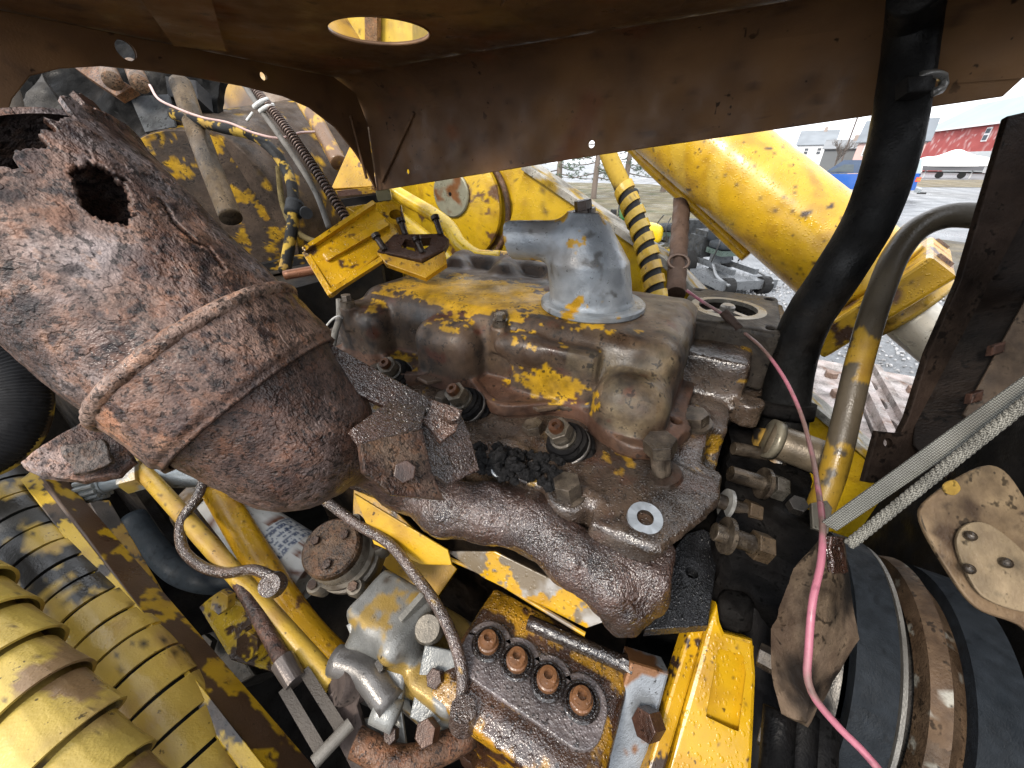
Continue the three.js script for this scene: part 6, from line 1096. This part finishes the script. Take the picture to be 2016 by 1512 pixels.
function pine(px, py, H, label) {
  const o = PY(px, py, 0), t = thing('pine_tree', label, 'tree', 'pine trees'), br = [], P = [], Nn = [], Cc = [];
  part(t, 'trunk', sweep([o, o.clone().add(V(.1, H * .5, .05)), o.clone().add(V(.05, H, 0))], tt => lerp(H * .017, H * .004, tt), { n: 10, step: .5 }), 'far', flat(.17, .135, .11));
  const tuft = (c, s) => { for (let k = 0; k < 14; k++) { const d = V(rr(-1, 1), rr(-.6, .9), rr(-1, 1)).normalize(), w = V(rr(-1, 1), rr(-1, 1), rr(-1, 1)).cross(d).normalize().multiplyScalar(s * .07), e = c.clone().addScaledVector(d, s); P.push(c.x - w.x, c.y - w.y, c.z - w.z, c.x + w.x, c.y + w.y, c.z + w.z, e.x, e.y, e.z); } };
  for (let i = 0; i < 46; i++) { const h = lerp(.12, .98, i / 46), L = H * .30 * (1.05 - h) * rr(.6, 1.1) + .3, a = i * 2.4, d = V(Math.cos(a), -.12 + .25 * h, Math.sin(a)), b = o.clone().add(V(0, h * H, 0)), e = b.clone().addScaledVector(d, L); br.push(sweep([b, b.clone().lerp(e, .5).add(V(0, -.04 * L, 0)), e], tt => lerp(.035, .008, tt), { n: 4, k: 4, caps: false })); const m = Math.ceil(L * 6); for (let k = 0; k < m; k++) tuft(b.clone().lerp(e, rr(.25, 1)).add(V(rr(-.3, .3), rr(-.15, .12), rr(-.3, .3)).multiplyScalar(L * .4)), rr(.10, .22)); }
  part(t, 'limbs', br, 'far', flat(.13, .11, .095));
  const g = new THREE.BufferGeometry(); g.setAttribute('position', new THREE.Float32BufferAttribute(P, 3)); g.computeVertexNormals();
  part(t, 'crown', g, 'far', (x, y, z) => mixc([.045, .085, .05], [.095, .14, .085], rnd()));
}
pine(1168, 392, 9, 'open crowned pine tree behind the breather'); pine(1228, 384, 10, 'pine tree behind the spiral guarded hose'); pine(1305, 378, 11, 'pine tree between the guarded hose and the brown hose'); pine(1098, 388, 10, 'pine tree beside the yellow loader arm'); pine(860, 372, 13, 'tall pine tree showing through the round hood hole'); pine(1400, 366, 10, 'distant pine tree behind the lift cylinder');
function mower(o, yaw, s, label, bodyCol, hood) {
  const t = thing('ride_on_mower', label, 'mower', 'ride-on mowers'), u = V(Math.cos(yaw), 0, Math.sin(yaw)), w = V(-u.z, 0, u.x), Q = (a, y, b) => o.clone().addScaledVector(u, a * s).addScaledVector(w, b * s).setY(y * s);
  const bx = (a0, a1, y0, y1, b0, b1) => quadBox((a, y, b) => Q(a, y, b), a0, a1, y0, y1, b0, b1), sf = (c, r, sy, L) => { const g = new THREE.SphereGeometry(1, 24, 16), p = g.attributes.position; for (let i = 0; i < p.count; i++) { const k = x => Math.sign(x) * Math.abs(x) ** .6, v = Q(c[0] + k(p.getX(i)) * r[0], c[1] + k(p.getY(i)) * r[1], c[2] + k(p.getZ(i)) * r[2]); p.setXYZ(i, v.x, v.y, v.z); } g.computeVertexNormals(); return g; };
  const blk = flat(.035, .04, .045, .2, 4), grey = flat(.14, .15, .16, .4, 6);
  part(t, 'seat_back', sf([-.22, 1.0, 0], [.09, .24, .27]), 'rubber', blk); part(t, 'seat_cushion', sf([.02, .76, 0], [.27, .09, .27]), 'rubber', blk);
  part(t, 'seat_pan', bx(-.25, .25, .58, .68, -.22, .22), 'steel', flat(.10, .14, .12)); part(t, 'frame', [bx(-.6, .75, .34, .44, -.28, -.2), bx(-.6, .75, .34, .44, .2, .28), bx(-.1, .05, .4, .62, -.2, .2)], 'steel', grey);
  part(t, 'engine', [bx(-.85, -.35, .45, .85, -.25, .25), bx(-.8, -.4, .85, .95, -.18, .18)], 'greasy', flat(.06, .065, .07, .5, 6));
  part(t, 'cutting_deck', bx(-.1, .95, .12, .28, -.58, .58), 'steel', bodyCol); part(t, 'deck_arm', [sweep([Q(.2, .42, -.3), Q(.7, .3, -.5), Q(1.0, .22, -.45)], .03 * s), sweep([Q(.2, .42, .3), Q(.7, .3, .5), Q(1.0, .22, .45)], .03 * s)], 'steel', flat(.22, .23, .24));
  if (hood) part(t, 'bonnet', sf([.7, .62, 0], [.5, .26, .36]), 'wetpaint', bodyCol);
  for (const [a, b, r] of [[-.55, -.42, .28], [-.55, .42, .28], [.85, -.38, .16], [.85, .38, .16]]) { const wh = part(t, 'wheel', place(cyl(r * s, r * s, .18 * s, 28), Q(a, r, b).addScaledVector(w, -.09 * s), w), 'rubber', flat(.02, .02, .02)); part(wh, 'rim', place(cyl(r * .5 * s, r * .5 * s, .19 * s, 20), Q(a, r, b).addScaledVector(w, -.095 * s), w), 'steel', flat(.4, .4, .38)); }
  for (const b of [-.3, .3]) part(t, 'lever', sweep([Q(.12, .45, b), Q(.22, .8, b), Q(.12, 1.02, b * .8)], .015 * s), 'steel', flat(.05, .05, .05));
}
mower(PY(1408, 556, 0), .9, .80, 'black ride-on mower with high backed seat beside the lift cylinder', flat(.17, .18, .19, .5, 8), false);
mower(PY(1296, 520, 0).add(V(0, 0, -.6)), 2.6, .8, 'yellow ride-on mower half hidden by the brown hose', flat(.75, .52, .01, .1, 3), true);
mower(PY(1214, 462, 0).add(V(0, 0, -1)), 1.2, .9, 'grey seated mower beside the spiral guarded hose', flat(.05, .20, .06, .1, 3), true);
for (const o of things) { const b = new THREE.Box3().setFromObject(o), c = V((b.min.x + b.max.x) / 2, b.min.y, (b.min.z + b.max.z) / 2);
  if (o.isMesh) { o.geometry.translate(-c.x, -c.y, -c.z); o.position.add(c); } else { o.position.copy(c); for (const k of o.children) k.position.sub(c); } }
renderer.render(scene, camera);
